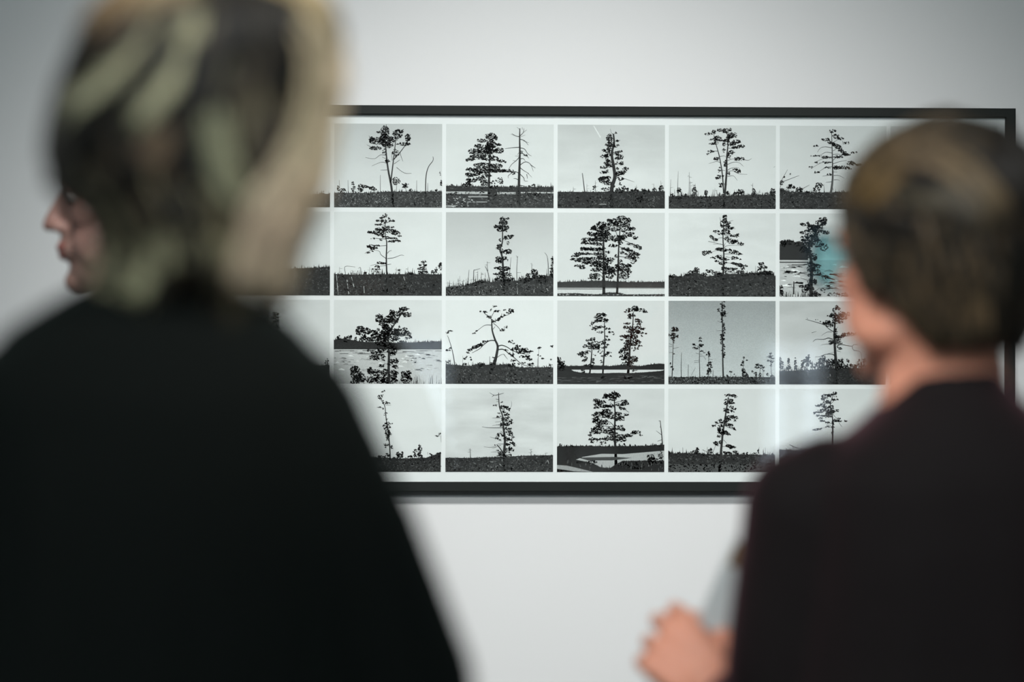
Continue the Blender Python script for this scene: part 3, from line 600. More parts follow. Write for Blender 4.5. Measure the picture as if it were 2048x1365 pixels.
p = P(2, 2, sky=(.72, .76), cloud=.012)
p.land([(40, 1000), (200, 1020), (400, 1030), (520, 1000), (700, 1020), (950, 1010), (1100, 1050), (1600, 1050)], 22, .05)
p.line([(690, 1130), (750, 1000), (785, 850), (797, 740), (760, 650), (720, 520), (712, 400), (708, 360)], 46, 12)
p.lines(16, 6, [(715, 400), (780, 370), (850, 325), (960, 285)], [(745, 385), (690, 340), (600, 265)], [(760, 662), (680, 665), (600, 720), (540, 780), (430, 840)], [(800, 745), (860, 730), (940, 760), (1010, 805), (1150, 850), (1250, 855)], [(800, 795), (880, 790), (960, 850), (1050, 920), (1130, 990), (1220, 1025), (1330, 1020)])
p.lines(9, 4, [(710, 440), (640, 437), (590, 455), (530, 500), (430, 572)], [(735, 415), (790, 455), (850, 520), (900, 520)], [(700, 330), (740, 260), (760, 240)], [(785, 910), (840, 870), (885, 857)], [(885, 857), (940, 930)], [(700, 330), (640, 290)], [(850, 325), (855, 270)], [(960, 285), (980, 240)], [(1020, 800), (1010, 900)], [(730, 500), (760, 460)], [(690, 1010), (682, 890)])
p.leaf((755, 168, 26, 12), (540, 245, 20, 9), (620, 250, 34, 12), (700, 225, 14, 20, .4), (790, 235, 40, 14), (900, 225, 44, 8, .3), (985, 225, 36, 22, .8), (1020, 240, 16, 10), (960, 260, 34, 14), (885, 290, 20, 10), (840, 330, 34, 14), (800, 360, 34, 16), (675, 325, 30, 14), (740, 395, 26, 12), (865, 510, 34, 12), (910, 470, 30, 18, .4), (600, 680, 24, 14), (640, 670, 20, 10), (550, 720, 30, 22), (500, 745, 60, 20, 1, -25), (445, 765, 24, 18), (400, 800, 34, 18), (370, 835, 14, 14), (500, 520, 34, 14, .3, -40), (455, 560, 34, 8, .4), (335, 910, 30, 14, .9, -35), (415, 920, 12, 24, .4),
       (980, 675, 36, 16, .6), (1030, 700, 24, 14, .4), (1090, 735, 34, 14, .7), (1060, 775, 44, 26), (1150, 800, 60, 26), (1130, 830, 60, 20), (1210, 800, 26, 30), (1260, 825, 50, 16), (1160, 890, 60, 12), (1220, 890, 40, 16), (1250, 930, 44, 16), (1010, 790, 30, 14), (920, 800, 26, 10), (970, 850, 24, 14), (1010, 870, 24, 26), (1020, 950, 34, 14, .5), (1045, 990, 12, 10), (1100, 995, 14, 12), (1170, 980, 20, 14), (1280, 1005, 40, 18), (740, 910, 12, 14), (750, 960, 16, 22), (70, 550, 24, 14), (110, 525, 30, 14, .3), (80, 800, 34, 12), (120, 770, 14, 8), (80, 960, 30, 24, .7), (1400, 765, 24, 14), (1420, 880, 16, 6), (1450, 915, 24, 8), (1580, 745, 22, 12), (1560, 1015, 26, 12), (1380, 865, 12, 8), (560, 1010, 50, 24), (990, 1020, 50, 30), (720, 1000, 40, 24), (330, 1000, 24, 14), (1570, 930, 16, 8, .3))
p.line([(190, 1100), (165, 900), (130, 750), (95, 640), (75, 590)], 14, 5); p.line([(135, 765), (60, 800)], 6, 4); p.line([(1380, 1050), (1382, 900), (1390, 770)], 7, 4, .06); p.line([(295, 1010), (298, 880)], 4, 3, .1); p.line([(1370, 1050), (1372, 920)], 6, 4, .08)
p.line([(640, 1010), (560, 1150)], 4, 4, .03); p.specks(60, 1590, 1060, 1270, 250, .085, 1.9, 3)
p.build('print of a windswept open-branched pine with long drooping limbs')

p = P(3, 2, sky=(.62, .67), cloud=.015)
p.land([(50, 1030), (300, 1028), (620, 1020), (800, 1030), (1000, 1010), (1250, 1030), (1400, 1005), (1540, 990), (1610, 1000)], 14, .022, bottom=1300)
p.poly([(260, 1080), (1610, 1078), (1560, 1095), (1200, 1125), (900, 1130), (450, 1130), (300, 1105)], .64, .05, 3)
p.land([(50, 1100), (270, 1095), (380, 1125), (700, 1135), (900, 1125), (1100, 1128), (1350, 1115), (1500, 1100), (1610, 1095)], 6, .03, layer=4)
for i in range(120):
    x = p.r.uniform(40, 1560); y = p.r.uniform(1190, 1280) - (x > 900) * 25; p.line([(x, y), (x + p.r.uniform(20, 90), y - 3)], 4, 2, p.r.choice((.14, .1, .2, .04)), 5)
p.leaf((80, 940, 30, 40), (90, 1010, 60, 50), (150, 1000, 24, 40), (120, 1060, 70, 30), (60, 910, 16, 20))
for tr, w in ((([(518, 1200), (540, 1000), (555, 800), (560, 650)]), 24), (([(708, 1205), (725, 950), (740, 700), (735, 480), (735, 330)]), 26), (([(1070, 1200), (1090, 950), (1105, 700), (1140, 450), (1150, 240)]), 40)):
    p.line(tr, w, 9, .012)
p.leaf((570, 640, 34, 22), (510, 655, 44, 14), (540, 690, 44, 14, .6), (610, 670, 16, 10), (530, 730, 80, 20), (610, 730, 54, 26), (440, 750, 34, 10, .7), (570, 770, 60, 20), (640, 760, 26, 24), (650, 690, 14, 12), (440, 840, 60, 22), (380, 860, 34, 12), (500, 820, 34, 14, .6), (420, 885, 34, 12), (470, 920, 20, 30, .8), (440, 955, 18, 20, .7), (570, 950, 20, 34, .7), (590, 985, 16, 10), (520, 1020, 60, 24), (560, 1050, 30, 24), (430, 1090, 24, 34), (590, 870, 20, 14, .4),
       (690, 285, 60, 22), (650, 320, 60, 22), (740, 290, 26, 24), (620, 380, 60, 12, .7), (700, 360, 80, 22), (770, 380, 26, 18), (565, 405, 30, 10, .7), (620, 470, 60, 18), (590, 500, 34, 12), (700, 460, 50, 14, .7), (780, 490, 34, 12), (680, 540, 50, 12, .4), (830, 540, 34, 14, .7), (870, 565, 14, 8), (540, 440, 20, 20, .3), (770, 600, 24, 10), (770, 650, 44, 14), (720, 680, 40, 14), (740, 710, 50, 14, .7), (790, 720, 20, 10, .7), (700, 760, 60, 14, .6), (760, 750, 26, 14, .6), (680, 820, 30, 24, .3), (800, 830, 34, 14, .8), (760, 860, 30, 14), (820, 885, 14, 8), (720, 880, 30, 12), (700, 960, 20, 20, .5),
       (1180, 185, 50, 22), (1130, 215, 80, 20), (1240, 215, 70, 20), (1310, 240, 50, 12), (1060, 240, 40, 12), (1120, 295, 50, 24), (1100, 330, 24, 14), (1210, 365, 50, 22), (1060, 410, 40, 14), (1240, 390, 30, 14, .6), (1210, 420, 50, 10, .7), (1040, 470, 34, 20), (1130, 480, 66, 26), (1230, 455, 30, 20, .8), (1320, 480, 26, 6), (1260, 490, 50, 14), (1150, 530, 90, 30), (1240, 540, 50, 20, .8), (1310, 555, 34, 10, .7), (1270, 590, 14, 16, .7), (1010, 600, 44, 20), (1080, 600, 70, 30), (1160, 600, 50, 30), (980, 650, 20, 14, .6), (1130, 660, 80, 26), (1210, 680, 50, 26), (1070, 700, 50, 22, .8), (1150, 710, 60, 20), (1240, 735, 40, 10, .8), (1180, 770, 50, 16, .6), (1060, 740, 40, 20), (1010, 790, 50, 24), (1060, 780, 50, 24), (970, 830, 24, 20, .7), (1050, 850, 40, 24), (1010, 900, 50, 34), (1070, 910, 50, 30), (1160, 910, 50, 26, .8), (1190, 940, 30, 20, .8), (1100, 960, 60, 24), (1050, 990, 50, 20), (1110, 1000, 40, 40), (1170, 1090, 40, 10, .7), (1070, 1190, 60, 22), (715, 1195, 34, 20), (1160, 800, 14, 8))
p.build('print of three leaning pines at a lakeside, the right-hand one tallest')

p = P(4, 2, sky=(.30, .56), cloud=.03, grain=.14, tint=(.93, 1.0, 1.0))
p.land([(40, 1185), (1590, 1185)], 12, .06)
p.line([(840, 1190), (832, 900), (828, 500), (822, 90)], 24, 10)
for y in range(100, 900, 22):
    p.leaf((826 + p.r.uniform(-24, 28), y, p.r.uniform(8, 24), 10, .8), cr=1.5)
p.leaf((830, 265, 36, 22), (825, 290, 24, 16), (770, 215, 26, 26, .4), (855, 868, 20, 10), (840, 160, 24, 30, .7), (835, 640, 30, 20), (830, 580, 24, 20),
       (130, 470, 24, 10), (170, 495, 26, 26, .9), (120, 500, 30, 30, .8), (75, 580, 24, 12), (120, 570, 34, 20, .8), (170, 590, 26, 18), (120, 620, 26, 24), (130, 660, 10, 26), (80, 985, 12, 10), (110, 1035, 30, 9), (120, 1070, 10, 12), (135, 850, 8, 14, .5),
       (508, 620, 18, 14, .8), (510, 665, 20, 12), (430, 720, 36, 10, .9, 20), (530, 715, 34, 12), (500, 740, 34, 18), (440, 765, 40, 12, .9, 15), (530, 810, 16, 10), (565, 828, 12, 9), (600, 855, 8, 8), (635, 840, 14, 30, .8), (640, 885, 14, 12), (640, 970, 24, 18), (640, 1010, 34, 18), (680, 1040, 30, 6), (640, 1100, 24, 40), (605, 1140, 14, 12),
       (1135, 905, 10, 14), (1165, 940, 18, 6), (1115, 970, 18, 18), (1115, 1010, 24, 12), (1130, 1080, 24, 30), (1150, 1140, 34, 40), (1190, 1165, 24, 14), (1335, 1005, 30, 14), (1330, 1040, 34, 14), (1385, 1020, 16, 18), (1410, 1050, 26, 14), (1420, 1080, 14, 14), (1300, 1120, 24, 10), (1310, 1160, 24, 20), (1370, 1150, 20, 24), (1520, 850, 14, 16), (1500, 890, 30, 14, .6), (1540, 900, 30, 24, .7), (1500, 945, 26, 14, .7), (1545, 960, 24, 16, .6), (1525, 1010, 10, 20), (948, 1108, 18, 12), (990, 1145, 12, 10), (905, 1170, 20, 14), (1265, 1100, 18, 8), (1480, 1140, 12, 16), (1545, 1165, 20, 14))
p.line([(105, 1190), (115, 900), (122, 620)], 14, 6); p.line([(505, 1190), (498, 950), (500, 700)], 12, 6); p.line([(625, 1190), (630, 1000), (632, 830)], 10, 5); p.line([(1130, 1190), (1128, 1000), (1135, 900)], 8, 4); p.line([(1540, 1190), (1525, 1050), (1522, 850)], 9, 4); p.line([(1365, 1180), (1370, 1060), (1385, 1010)], 8, 4); p.line([(1410, 1180), (1410, 1060)], 6, 4); p.line([(238, 1190), (236, 1000), (241, 830)], 10, 5); p.line([(335, 1190), (338, 1050), (340, 1000)], 7, 4); p.line([(380, 1160), (440, 1050)], 4, 3); p.line([(693, 1190), (693, 1080)], 9, 6); p.line([(1310, 1240), (1308, 1120)], 6, 4); p.line([(948, 1170), (948, 1100)], 4, 3)
p.lines(5, 3, [(815, 280), (770, 200)], [(870, 275), (920, 250)], [(820, 395), (755, 375)], [(820, 510), (740, 515)], [(120, 640), (70, 610)], [(120, 770), (200, 755)], [(110, 720), (60, 700)], [(110, 740), (60, 745)], [(110, 828), (60, 830)], [(495, 850), (440, 835)], [(500, 880), (580, 880)], [(500, 850), (545, 855)], [(495, 940), (420, 950)], [(495, 965), (420, 975)], [(640, 925), (690, 930)], [(640, 970), (690, 965)], [(590, 930), (560, 890)])
p.specks(60, 1590, 1195, 1285, 230, .3, .9); p.specks(60, 1590, 1195, 1285, 120, .02, 1.5, 4)
p.build('print of a very tall bare-stemmed pine against a grey sky with small trees around')

p = P(5, 2, sky=(.46, .62), cloud=.09)
p.land([(50, 1100), (250, 1095), (500, 1080), (700, 1060), (1000, 1060), (1600, 1040)], 40, .022)
p.line([(880, 1285), (880, 1000), (870, 850), (855, 600), (862, 420), (870, 300)], 52, 16, .014)
p.leaf((890, 155, 20, 12), (905, 190, 34, 24, .8), (850, 210, 24, 24, .8), (850, 270, 44, 20), (790, 300, 34, 14), (960, 260, 44, 26, .8), (1030, 270, 50, 26, .8), (900, 300, 90, 30, .9), (980, 320, 60, 26), (880, 350, 60, 24), (760, 380, 50, 18), (930, 380, 50, 20), (800, 400, 90, 20), (730, 410, 40, 14), (790, 440, 60, 12, .7), (870, 540, 26, 60, .8), (940, 590, 60, 22), (1020, 560, 60, 18), (1110, 545, 60, 16, .8), (900, 620, 44, 30), (810, 670, 34, 24), (890, 660, 60, 20, .8), (830, 700, 50, 16, .7), (940, 695, 60, 8, .7), (930, 765, 36, 16), (580, 350, 40, 8, .3), (670, 385, 34, 9, .4),
       (860, 960, 50, 40), (790, 960, 60, 44), (940, 980, 50, 50), (680, 950, 60, 40), (640, 1000, 44, 40), (700, 900, 24, 34), (480, 900, 30, 20), (470, 960, 40, 60, .7), (420, 950, 34, 24), (400, 1000, 20, 40), (530, 1000, 18, 50), (575, 1020, 14, 34), (200, 970, 16, 60), (195, 1050, 30, 30), (297, 970, 12, 70), (300, 1040, 20, 40), (80, 960, 14, 60), (75, 1040, 20, 60), (115, 1010, 12, 50), (1050, 960, 16, 50, .6), (1100, 1010, 24, 24), (1150, 1020, 34, 24), (1220, 980, 30, 50, .6), (1285, 960, 20, 60, .7), (1000, 1040, 60, 30), (800, 1040, 150, 40), (970, 920, 14, 16), (1300, 1040, 60, 30), (490, 860, 8, 6))
p.lines(14, 5, [(855, 525), (800, 500), (740, 450), (715, 420)], [(840, 420), (700, 415), (590, 385), (440, 345)], [(835, 635), (770, 615), (700, 635), (590, 635), (550, 672)], [(890, 740), (940, 710), (1050, 725), (1110, 735)], [(855, 870), (830, 850), (740, 850), (660, 880), (580, 890)], [(850, 590), (960, 590), (1080, 580), (1200, 562)])
p.lines(7, 3, [(820, 530), (750, 530), (670, 580)], [(800, 700), (720, 705), (655, 722)], [(1110, 735), (1140, 710), (1190, 712)], [(1115, 740), (1130, 785), (1220, 810), (1245, 860), (1255, 1040)], [(890, 800), (950, 815)], [(740, 850), (850, 820)], [(480, 1100), (475, 1140)], [(870, 500), (910, 450)], [(1080, 240), (1040, 260)], [(470, 345), (460, 320)], [(530, 540), (600, 520)])
p.lines(6, 4, [(475, 1100), (480, 1150)], [(795, 1140), (800, 1170)], g=.5)
p.specks(60, 1590, 1100, 1280, 220, .06, 1.8, 3); p.specks(600, 1150, 1140, 1280, 50, .4, .6); p.specks(80, 350, 1190, 1280, 20, .25, .7)
p.build('print of a dark pine with a flag-shaped crown and bare bent limbs')

# --- fourth row
p = P(1, 3, sky=(.72, .70), cloud=.02)
p.land([(-150, 1030), (680, 1050), (760, 1062), (1000, 1060), (1250, 1050), (1400, 1000), (1460, 975)], 12, .035)
p.line([(730, 1070), (718, 850), (695, 650), (670, 500), (650, 320), (600, 230), (580, 180)], 18, 6)
p.leaf((580, 205, 26, 14), (560, 170, 24, 12, .6), (612, 165, 14, 20, .7), (613, 110, 8, 8), (645, 95, 6, 6), (640, 270, 26, 14), (685, 262, 16, 16, .5), (715, 262, 12, 8, .5), (585, 330, 24, 6), (625, 350, 10, 8), (625, 235, 10, 10), (665, 415, 20, 8), (655, 440, 14, 5), (685, 500, 14, 12), (690, 560, 34, 18), (745, 565, 18, 8), (640, 592, 26, 9), (700, 610, 34, 20), (650, 630, 20, 10), (690, 690, 34, 40, .9), (740, 722, 18, 10), (690, 750, 26, 34, .8), (690, 800, 18, 12), (670, 865, 34, 12), (710, 860, 20, 14), (750, 900, 20, 26), (660, 905, 10, 5), (690, 1010, 34, 20), (845, 1000, 24, 30, .8), (870, 1025, 40, 30, .8), (905, 990, 8, 30), (1010, 1030, 34, 16), (1090, 950, 24, 18, .7), (1075, 1000, 20, 40, .7), (1155, 880, 20, 20, .8), (1155, 925, 34, 18, .9), (1150, 970, 24, 20, .6), (1150, 1020, 44, 24), (1320, 1000, 26, 12), (1430, 985, 30, 14), (1400, 740, 34, 10, .7), (1430, 705, 24, 10, .6), (790, 1055, 30, 12), (600, 1040, 60, 18))
p.lines(5, 3, [(650, 295), (740, 300)], [(620, 340), (530, 330)], [(1150, 1050), (1152, 870)], [(1455, 730), (1460, 830)], [(1265, 970), (1272, 1010)], [(720, 720), (750, 730)], [(1085, 1040), (1088, 940)])
p.specks(-100, 1450, 1080, 1245, 200, .07, 1.8, 3)
p.build('print of a thin leaning sapling with sparse tufts on open heath')

p = P(2, 3, sky=(.62, .64), cloud=.12)
p.land([(40, 1052), (400, 1052), (800, 1040), (1200, 1020), (1600, 1012)], 8, .045)
p.line([(890, 1240), (890, 1000), (905, 800), (880, 600), (870, 450), (825, 320), (812, 120)], 44, 9)
p.leaf((765, 300, 26, 9), (850, 250, 20, 10, .7), (870, 330, 40, 24, .7), (920, 325, 30, 16, .9), (960, 350, 26, 26, .7), (900, 390, 34, 14, .8), (820, 410, 24, 10, .6), (930, 430, 34, 20), (960, 465, 18, 10), (910, 500, 50, 26), (985, 520, 22, 24), (1008, 550, 22, 14), (930, 570, 50, 22), (845, 590, 20, 12), (880, 560, 34, 16, .7), (820, 460, 34, 14, .4), (930, 635, 40, 16), (985, 635, 18, 12), (970, 680, 44, 20), (980, 715, 34, 18), (820, 712, 40, 14), (800, 735, 20, 12), (790, 772, 26, 14), (835, 795, 10, 10), (880, 720, 30, 20, .8), (1020, 752, 24, 12), (990, 785, 30, 16), (930, 780, 44, 30), (1010, 840, 34, 18), (1045, 872, 18, 14), (950, 850, 34, 20, .8), (980, 900, 30, 14, .7), (1000, 935, 34, 20), (940, 930, 34, 20, .7), (800, 945, 16, 8), (830, 970, 40, 14, .7), (860, 1000, 50, 18), (940, 970, 34, 12, .6), (980, 1010, 26, 14), (810, 1015, 20, 10), (765, 872, 8, 8), (1150, 1015, 14, 10), (900, 1020, 60, 18, .8))
p.lines(9, 4, [(812, 145), (750, 155), (680, 118)], [(745, 155), (715, 180)], [(820, 145), (890, 125)], [(815, 220), (770, 210)], [(870, 620), (760, 622), (650, 618), (575, 605)], [(870, 690), (840, 670)])
p.line([(880, 990), (840, 920), (785, 858)], 20, 10); p.line([(885, 850), (800, 852)], 7, 5)
p.lines(5, 3, [(960, 370), (1000, 300), (995, 240)], [(850, 480), (720, 480)], [(840, 570), (720, 590)], [(870, 590), (780, 575)], [(850, 870), (700, 900), (600, 890)], [(860, 960), (700, 968)], [(760, 770), (690, 750)], [(830, 410), (800, 410)], [(850, 530), (760, 540)], [(780, 900), (720, 910)], [(815, 250), (780, 240)])
p.snag(410, 910, 1055, 12, -4, 4); p.snag(1280, 920, 1025, 8, 0, 5); p.snag(1485, 980, 1015, 5)
p.lines(7, 4, [(820, 1130), (870, 1175)], [(705, 1108), (790, 1108)], [(865, 1070), (865, 1100)], [(1520, 1080), (1535, 1130)], g=.6); p.specks(650, 820, 1160, 1230, 24, .6, .8); p.specks(60, 1580, 1080, 1240, 200, .13, 1.2, 4); p.specks(1050, 1580, 1100, 1240, 40, .3, .7)
p.build('print of a one-sided pine with bare left branches on heath below streaked cloud')

p = P(3, 3, sky=(.60, .68), cloud=.05)
p.land([(50, 890), (300, 880), (800, 885), (1300, 880), (1600, 860)], 22, .022, bottom=1300)
p.poly([(430, 1035), (700, 990), (1000, 995), (1300, 970), (1600, 945), (1600, 1090), (1300, 1100), (1000, 1090), (900, 1140), (830, 1190), (700, 1190), (560, 1120), (330, 1075)], .42, .2, 3)
p.poly([(360, 1045), (900, 1035), (1130, 1050), (850, 1085), (500, 1085)], .05, .3, 4); p.poly([(50, 1150), (200, 1160), (420, 1210), (580, 1250), (50, 1250)], .30, .6, 3)
p.line([(905, 1250), (900, 1000), (885, 700), (890, 400), (870, 120)], 46, 12, .012)
p.leaf((880, 120, 40, 22), (850, 160, 80, 30), (930, 150, 34, 30), (780, 150, 50, 24), (740, 185, 40, 14), (620, 225, 44, 18), (680, 250, 70, 28), (850, 205, 60, 24), (1020, 240, 44, 18), (1040, 270, 50, 24), (960, 290, 50, 16), (640, 290, 50, 24), (620, 330, 34, 16), (740, 310, 66, 20, .8), (820, 310, 60, 26), (990, 340, 44, 20, .7), (770, 370, 60, 20), (670, 410, 70, 22), (600, 440, 34, 16), (770, 410, 80, 26), (720, 450, 80, 18), (930, 420, 50, 26), (1040, 430, 44, 14), (840, 460, 70, 26), (980, 470, 50, 22), (620, 490, 50, 30), (700, 520, 80, 26), (600, 530, 30, 24), (930, 500, 50, 20), (1010, 505, 34, 8), (750, 560, 60, 16), (670, 560, 50, 14), (620, 600, 44, 14), (680, 600, 50, 20), (950, 590, 60, 10), (610, 640, 60, 24), (690, 640, 50, 18), (830, 630, 60, 14), (960, 630, 60, 16), (1000, 650, 50, 12), (590, 680, 60, 22), (780, 670, 80, 24), (660, 690, 40, 12), (530, 720, 34, 14), (860, 700, 60, 20), (980, 740, 80, 26), (1070, 730, 40, 20), (1190, 680, 54, 24), (1140, 690, 40, 12), (1110, 740, 40, 8), (1260, 720, 20, 14, .5), (830, 750, 80, 18), (740, 780, 80, 18), (560, 780, 44, 18), (620, 790, 50, 14), (1000, 790, 50, 24), (880, 790, 60, 20), (560, 820, 30, 14), (730, 830, 44, 12), (700, 855, 14, 8))
p.lines(11, 5, [(895, 840), (950, 800), (1060, 750), (1200, 700)], [(885, 840), (850, 790), (740, 790)], [(885, 730), (760, 700), (680, 680)], [(885, 610), (820, 540), (740, 520)], [(885, 330), (820, 250)], [(890, 500), (960, 470), (1040, 440)], [(885, 480), (760, 430), (640, 410)], [(890, 290), (990, 330), (1090, 400)], [(650, 790), (625, 830)], [(890, 260), (960, 240)], [(885, 610), (700, 590)])
p.line([(1575, 900), (1560, 700), (1548, 600), (1540, 515)], 16, 8); p.lines(8, 4, [(1560, 720), (1520, 690), (1480, 660)], [(1560, 790), (1500, 812)], [(1550, 610), (1530, 605)], [(1540, 520), (1515, 520)])
for (x, y0, w) in ((100, 850, 40), (200, 870, 30), (280, 865, 44), (430, 875, 40), (550, 872, 40), (810, 860, 30), (960, 850, 40), (1020, 845, 30), (1100, 855, 40), (1185, 860, 24), (1330, 855, 30), (1470, 850, 40), (1540, 835, 40)): p.pine(x, y0, 895, w)
p.land([(990, 1095), (1200, 1090), (1320, 1088), (1480, 1095)], 8, .02, bottom=1120, layer=4)
p.land([(50, 1085), (250, 1110), (450, 1130), (600, 1160), (680, 1190), (900, 1200), (1600, 1190)], 22, .03, bottom=None, layer=4)
p.poly([(50, 1150), (200, 1160), (420, 1210), (580, 1250), (300, 1240), (50, 1205)], .32, .5, 5)
p.leaf((1410, 1040, 50, 40), (1420, 1100, 60, 50), (1550, 1020, 30, 60, .5), (1520, 1100, 60, 40, .6), (560, 1110, 80, 22), (400, 1110, 60, 14), (1000, 1150, 80, 30, .6), (1200, 1160, 120, 40, .6), (120, 1220, 70, 24), (250, 1240, 60, 14))
p.lines(4, 3, [(1410, 1060), (1350, 990)], [(1410, 1060), (1460, 980)], [(1420, 1090), (1300, 1080)], [(1560, 1050), (1500, 980)])
for i in range(80):
    x = p.r.uniform(60, 1580); y = p.r.uniform(1120, 1240); p.line([(x, y), (x + p.r.uniform(-8, 8), y - p.r.uniform(15, 50))], 3, 2, p.r.choice((.18, .3, .05)), 6)
p.build('print of a full tall pine before a pond with a sandy track at lower left')

p = P(4, 3, sky=(.66, .68), cloud=.02)
p.land([(40, 960), (120, 985), (400, 985), (500, 1000), (850, 1005), (1100, 1000), (1350, 1005), (1590, 1010)], 26, .04)
p.water(40, 1600, 1140, 1260, .075, 3)
p.line([(790, 1240), (810, 950), (825, 800), (835, 700), (870, 460), (915, 180)], 38, 18, .03)
p.leaf((885, 150, 24, 14, .7), (920, 150, 34, 12), (980, 155, 44, 16), (1020, 175, 26, 8), (880, 215, 24, 14, .6), (950, 225, 34, 20, .7), (920, 255, 50, 22), (880, 270, 30, 14), (980, 255, 24, 18), (960, 320, 34, 14), (1000, 345, 28, 14), (880, 355, 34, 20), (860, 375, 20, 10), (950, 370, 44, 10, .8, 20), (900, 400, 20, 18, .7), (920, 460, 50, 16), (980, 460, 34, 20), (1025, 475, 24, 18), (900, 500, 44, 24), (1010, 515, 18, 12), (870, 530, 30, 20), (800, 510, 18, 24), (820, 560, 16, 24), (745, 545, 24, 14), (705, 590, 28, 12), (810, 595, 34, 16), (900, 570, 44, 16), (950, 590, 34, 24), (990, 630, 34, 14, .9, 20), (780, 640, 34, 24), (820, 660, 60, 24), (880, 690, 50, 24, 1, 20), (920, 715, 24, 10), (790, 690, 30, 20), (780, 735, 34, 14), (830, 700, 24, 20), (730, 835, 28, 22), (800, 820, 20, 24), (765, 855, 40, 12), (770, 875, 14, 8), (930, 880, 50, 18, 1, 12), (980, 892, 44, 14), (960, 910, 20, 10), (870, 970, 50, 10), (920, 985, 40, 16), (470, 925, 26, 20), (450, 955, 44, 16), (395, 965, 20, 8), (470, 985, 40, 18), (655, 930, 24, 20), (655, 965, 30, 16), (1015, 960, 30, 16), (1040, 990, 24, 16), (1350, 950, 10, 30, .7), (1280, 985, 20, 12), (1180, 990, 14, 12), (1135, 985, 10, 16), (1550, 1010, 20, 24), (550, 1000, 34, 16), (60, 980, 14, 34), (200, 975, 20, 18), (760, 1000, 40, 14), (1430, 1025, 60, 18))
p.lines(7, 3, [(850, 590), (810, 560), (790, 500), (730, 550)], [(790, 555), (745, 562), (700, 590)], [(870, 590), (960, 630), (1010, 640)], [(885, 450), (950, 450), (1010, 520)], [(905, 300), (990, 345)], [(905, 350), (985, 385)], [(825, 885), (900, 885)], [(820, 945), (870, 965), (930, 975)], [(845, 790), (895, 840)], [(690, 980), (720, 900), (735, 870)], [(545, 930), (620, 970)], [(1345, 990), (1350, 930), (1360, 890)], [(615, 970), (612, 890)], [(910, 160), (1000, 170)], [(265, 975), (262, 900)], [(1018, 990), (1018, 930)], [(860, 690), (930, 710)])
p.specks(60, 1590, 1020, 1240, 220, .08, 1.6, 4); p.specks(570, 1100, 1080, 1230, 24, .25, .6)
p.build('print of a leaning pine with short tiered limbs over a level tree line')

p = P(5, 3, sky=(.66, .66), cloud=.03)
p.land([(50, 930), (400, 950), (1600, 930)], 22, .04)
p.line([(825, 1000), (835, 700), (832, 480), (800, 280), (845, 140)], 26, 8)
p.leaf((855, 120, 34, 20, .8), (780, 145, 50, 18, .6), (720, 165, 44, 26, .6), (880, 170, 20, 8, .6), (700, 205, 34, 18, .8), (870, 210, 40, 12, .8), (790, 160, 30, 16), (750, 245, 50, 26, .8), (620, 295, 34, 16, .7), (680, 290, 50, 20, .7), (750, 320, 60, 16, .8), (820, 320, 30, 26), (720, 360, 70, 20, .8), (650, 380, 50, 20), (880, 370, 44, 16, .7), (580, 400, 30, 14, .7), (800, 380, 60, 26, .8), (780, 410, 50, 20), (660, 440, 70, 10), (750, 450, 60, 18), (660, 480, 34, 14, .6), (900, 505, 44, 18), (950, 525, 30, 9), (1020, 517, 24, 8), (680, 515, 40, 10, .7), (760, 540, 30, 12), (860, 525, 30, 14), (630, 635, 60, 12, .9, -8), (570, 650, 24, 8), (760, 602, 30, 10, .7), (930, 480, 24, 8), (835, 600, 16, 60, .5), (832, 690, 16, 24, .7), (400, 940, 60, 24), (700, 940, 60, 24))
p.lines(7, 3, [(835, 560), (760, 540), (700, 520)], [(835, 612), (770, 600), (680, 625)], [(840, 420), (880, 470), (950, 490)], [(845, 530), (960, 525)], [(830, 400), (790, 370), (740, 320)], [(800, 280), (740, 230)], [(925, 545), (970, 605)], [(810, 585), (740, 570)], [(820, 450), (580, 445)], [(800, 280), (850, 230), (870, 210)])
p.line([(210, 855), (270, 885), (335, 908)], 9, 12, .08)
p.specks(60, 1590, 960, 1240, 150, .1, 1.6, 4)
p.build('print of a bushy-topped young pine with bare lower stem')

# --- column at the far left (mostly behind the blonde person) and at the far right: simpler pictures
def simple(col, row, label, hz, hx, hy, sky=(.6, .7), **k):
    p = P(col, row, sky=sky, cloud=.03)
    c = p.crop; s = c[2]
    U = lambda a: (COLL[col] + a * (COLR[col] - COLL[col]) - c[0]) * s
    Vv = lambda b: (ROWT[row] + b * (ROWB[row] - ROWT[row]) - c[1]) * s
    p.land([(U(0), Vv(hz)), (U(.55), Vv(hz + .01)), (U(1), Vv(hz - .02))], 22, .035)
    R = p.r
    x = U(hx); y0 = Vv(hy); y1 = Vv(hz + .1)
    p.line([(x, y1), (x + R.uniform(-20, 20), (y0 + y1) / 2), (x + R.uniform(-30, 30), y0)], 34, 9)
    k_ = 12
    for i in range(k_):
        t = (i + .3) / k_ * .8; y = y0 + (y1 - y0) * t
        for sgn in (-1, 1):
            L_ = (40 + 200 * t * R.uniform(.5, 1.0)) * R.uniform(.5, 1.1)
            p.twig(x, y + 20, sgn * L_, R.uniform(-25, 25), 7, .025, R.uniform(.5, .9))
        p.leaf((x, y, 40, 22, .7))
    for i in range(9):
        xx = U(R.random()); p.pine(xx, Vv(hz - R.uniform(.03, .11)), Vv(hz + .02), R.uniform(30, 60))
    p.specks(U(.01), U(.99), Vv(hz + .04), Vv(.98), 200, .1, 1.5, 4); p.specks(U(.01), U(.99), Vv(hz + .1), Vv(.98), 40, .4, .8)
    p.build(label)
simple(0, 0, 'topmost print of the far left column, a pine over low scrub', .86, .45, .12)
simple(0, 1, 'second print down in the far left column, a pine over rising scrub', .68, .35, .12)
simple(0, 2, 'third print down in the far left column, a pine with grey sky', .8, .5, .15)
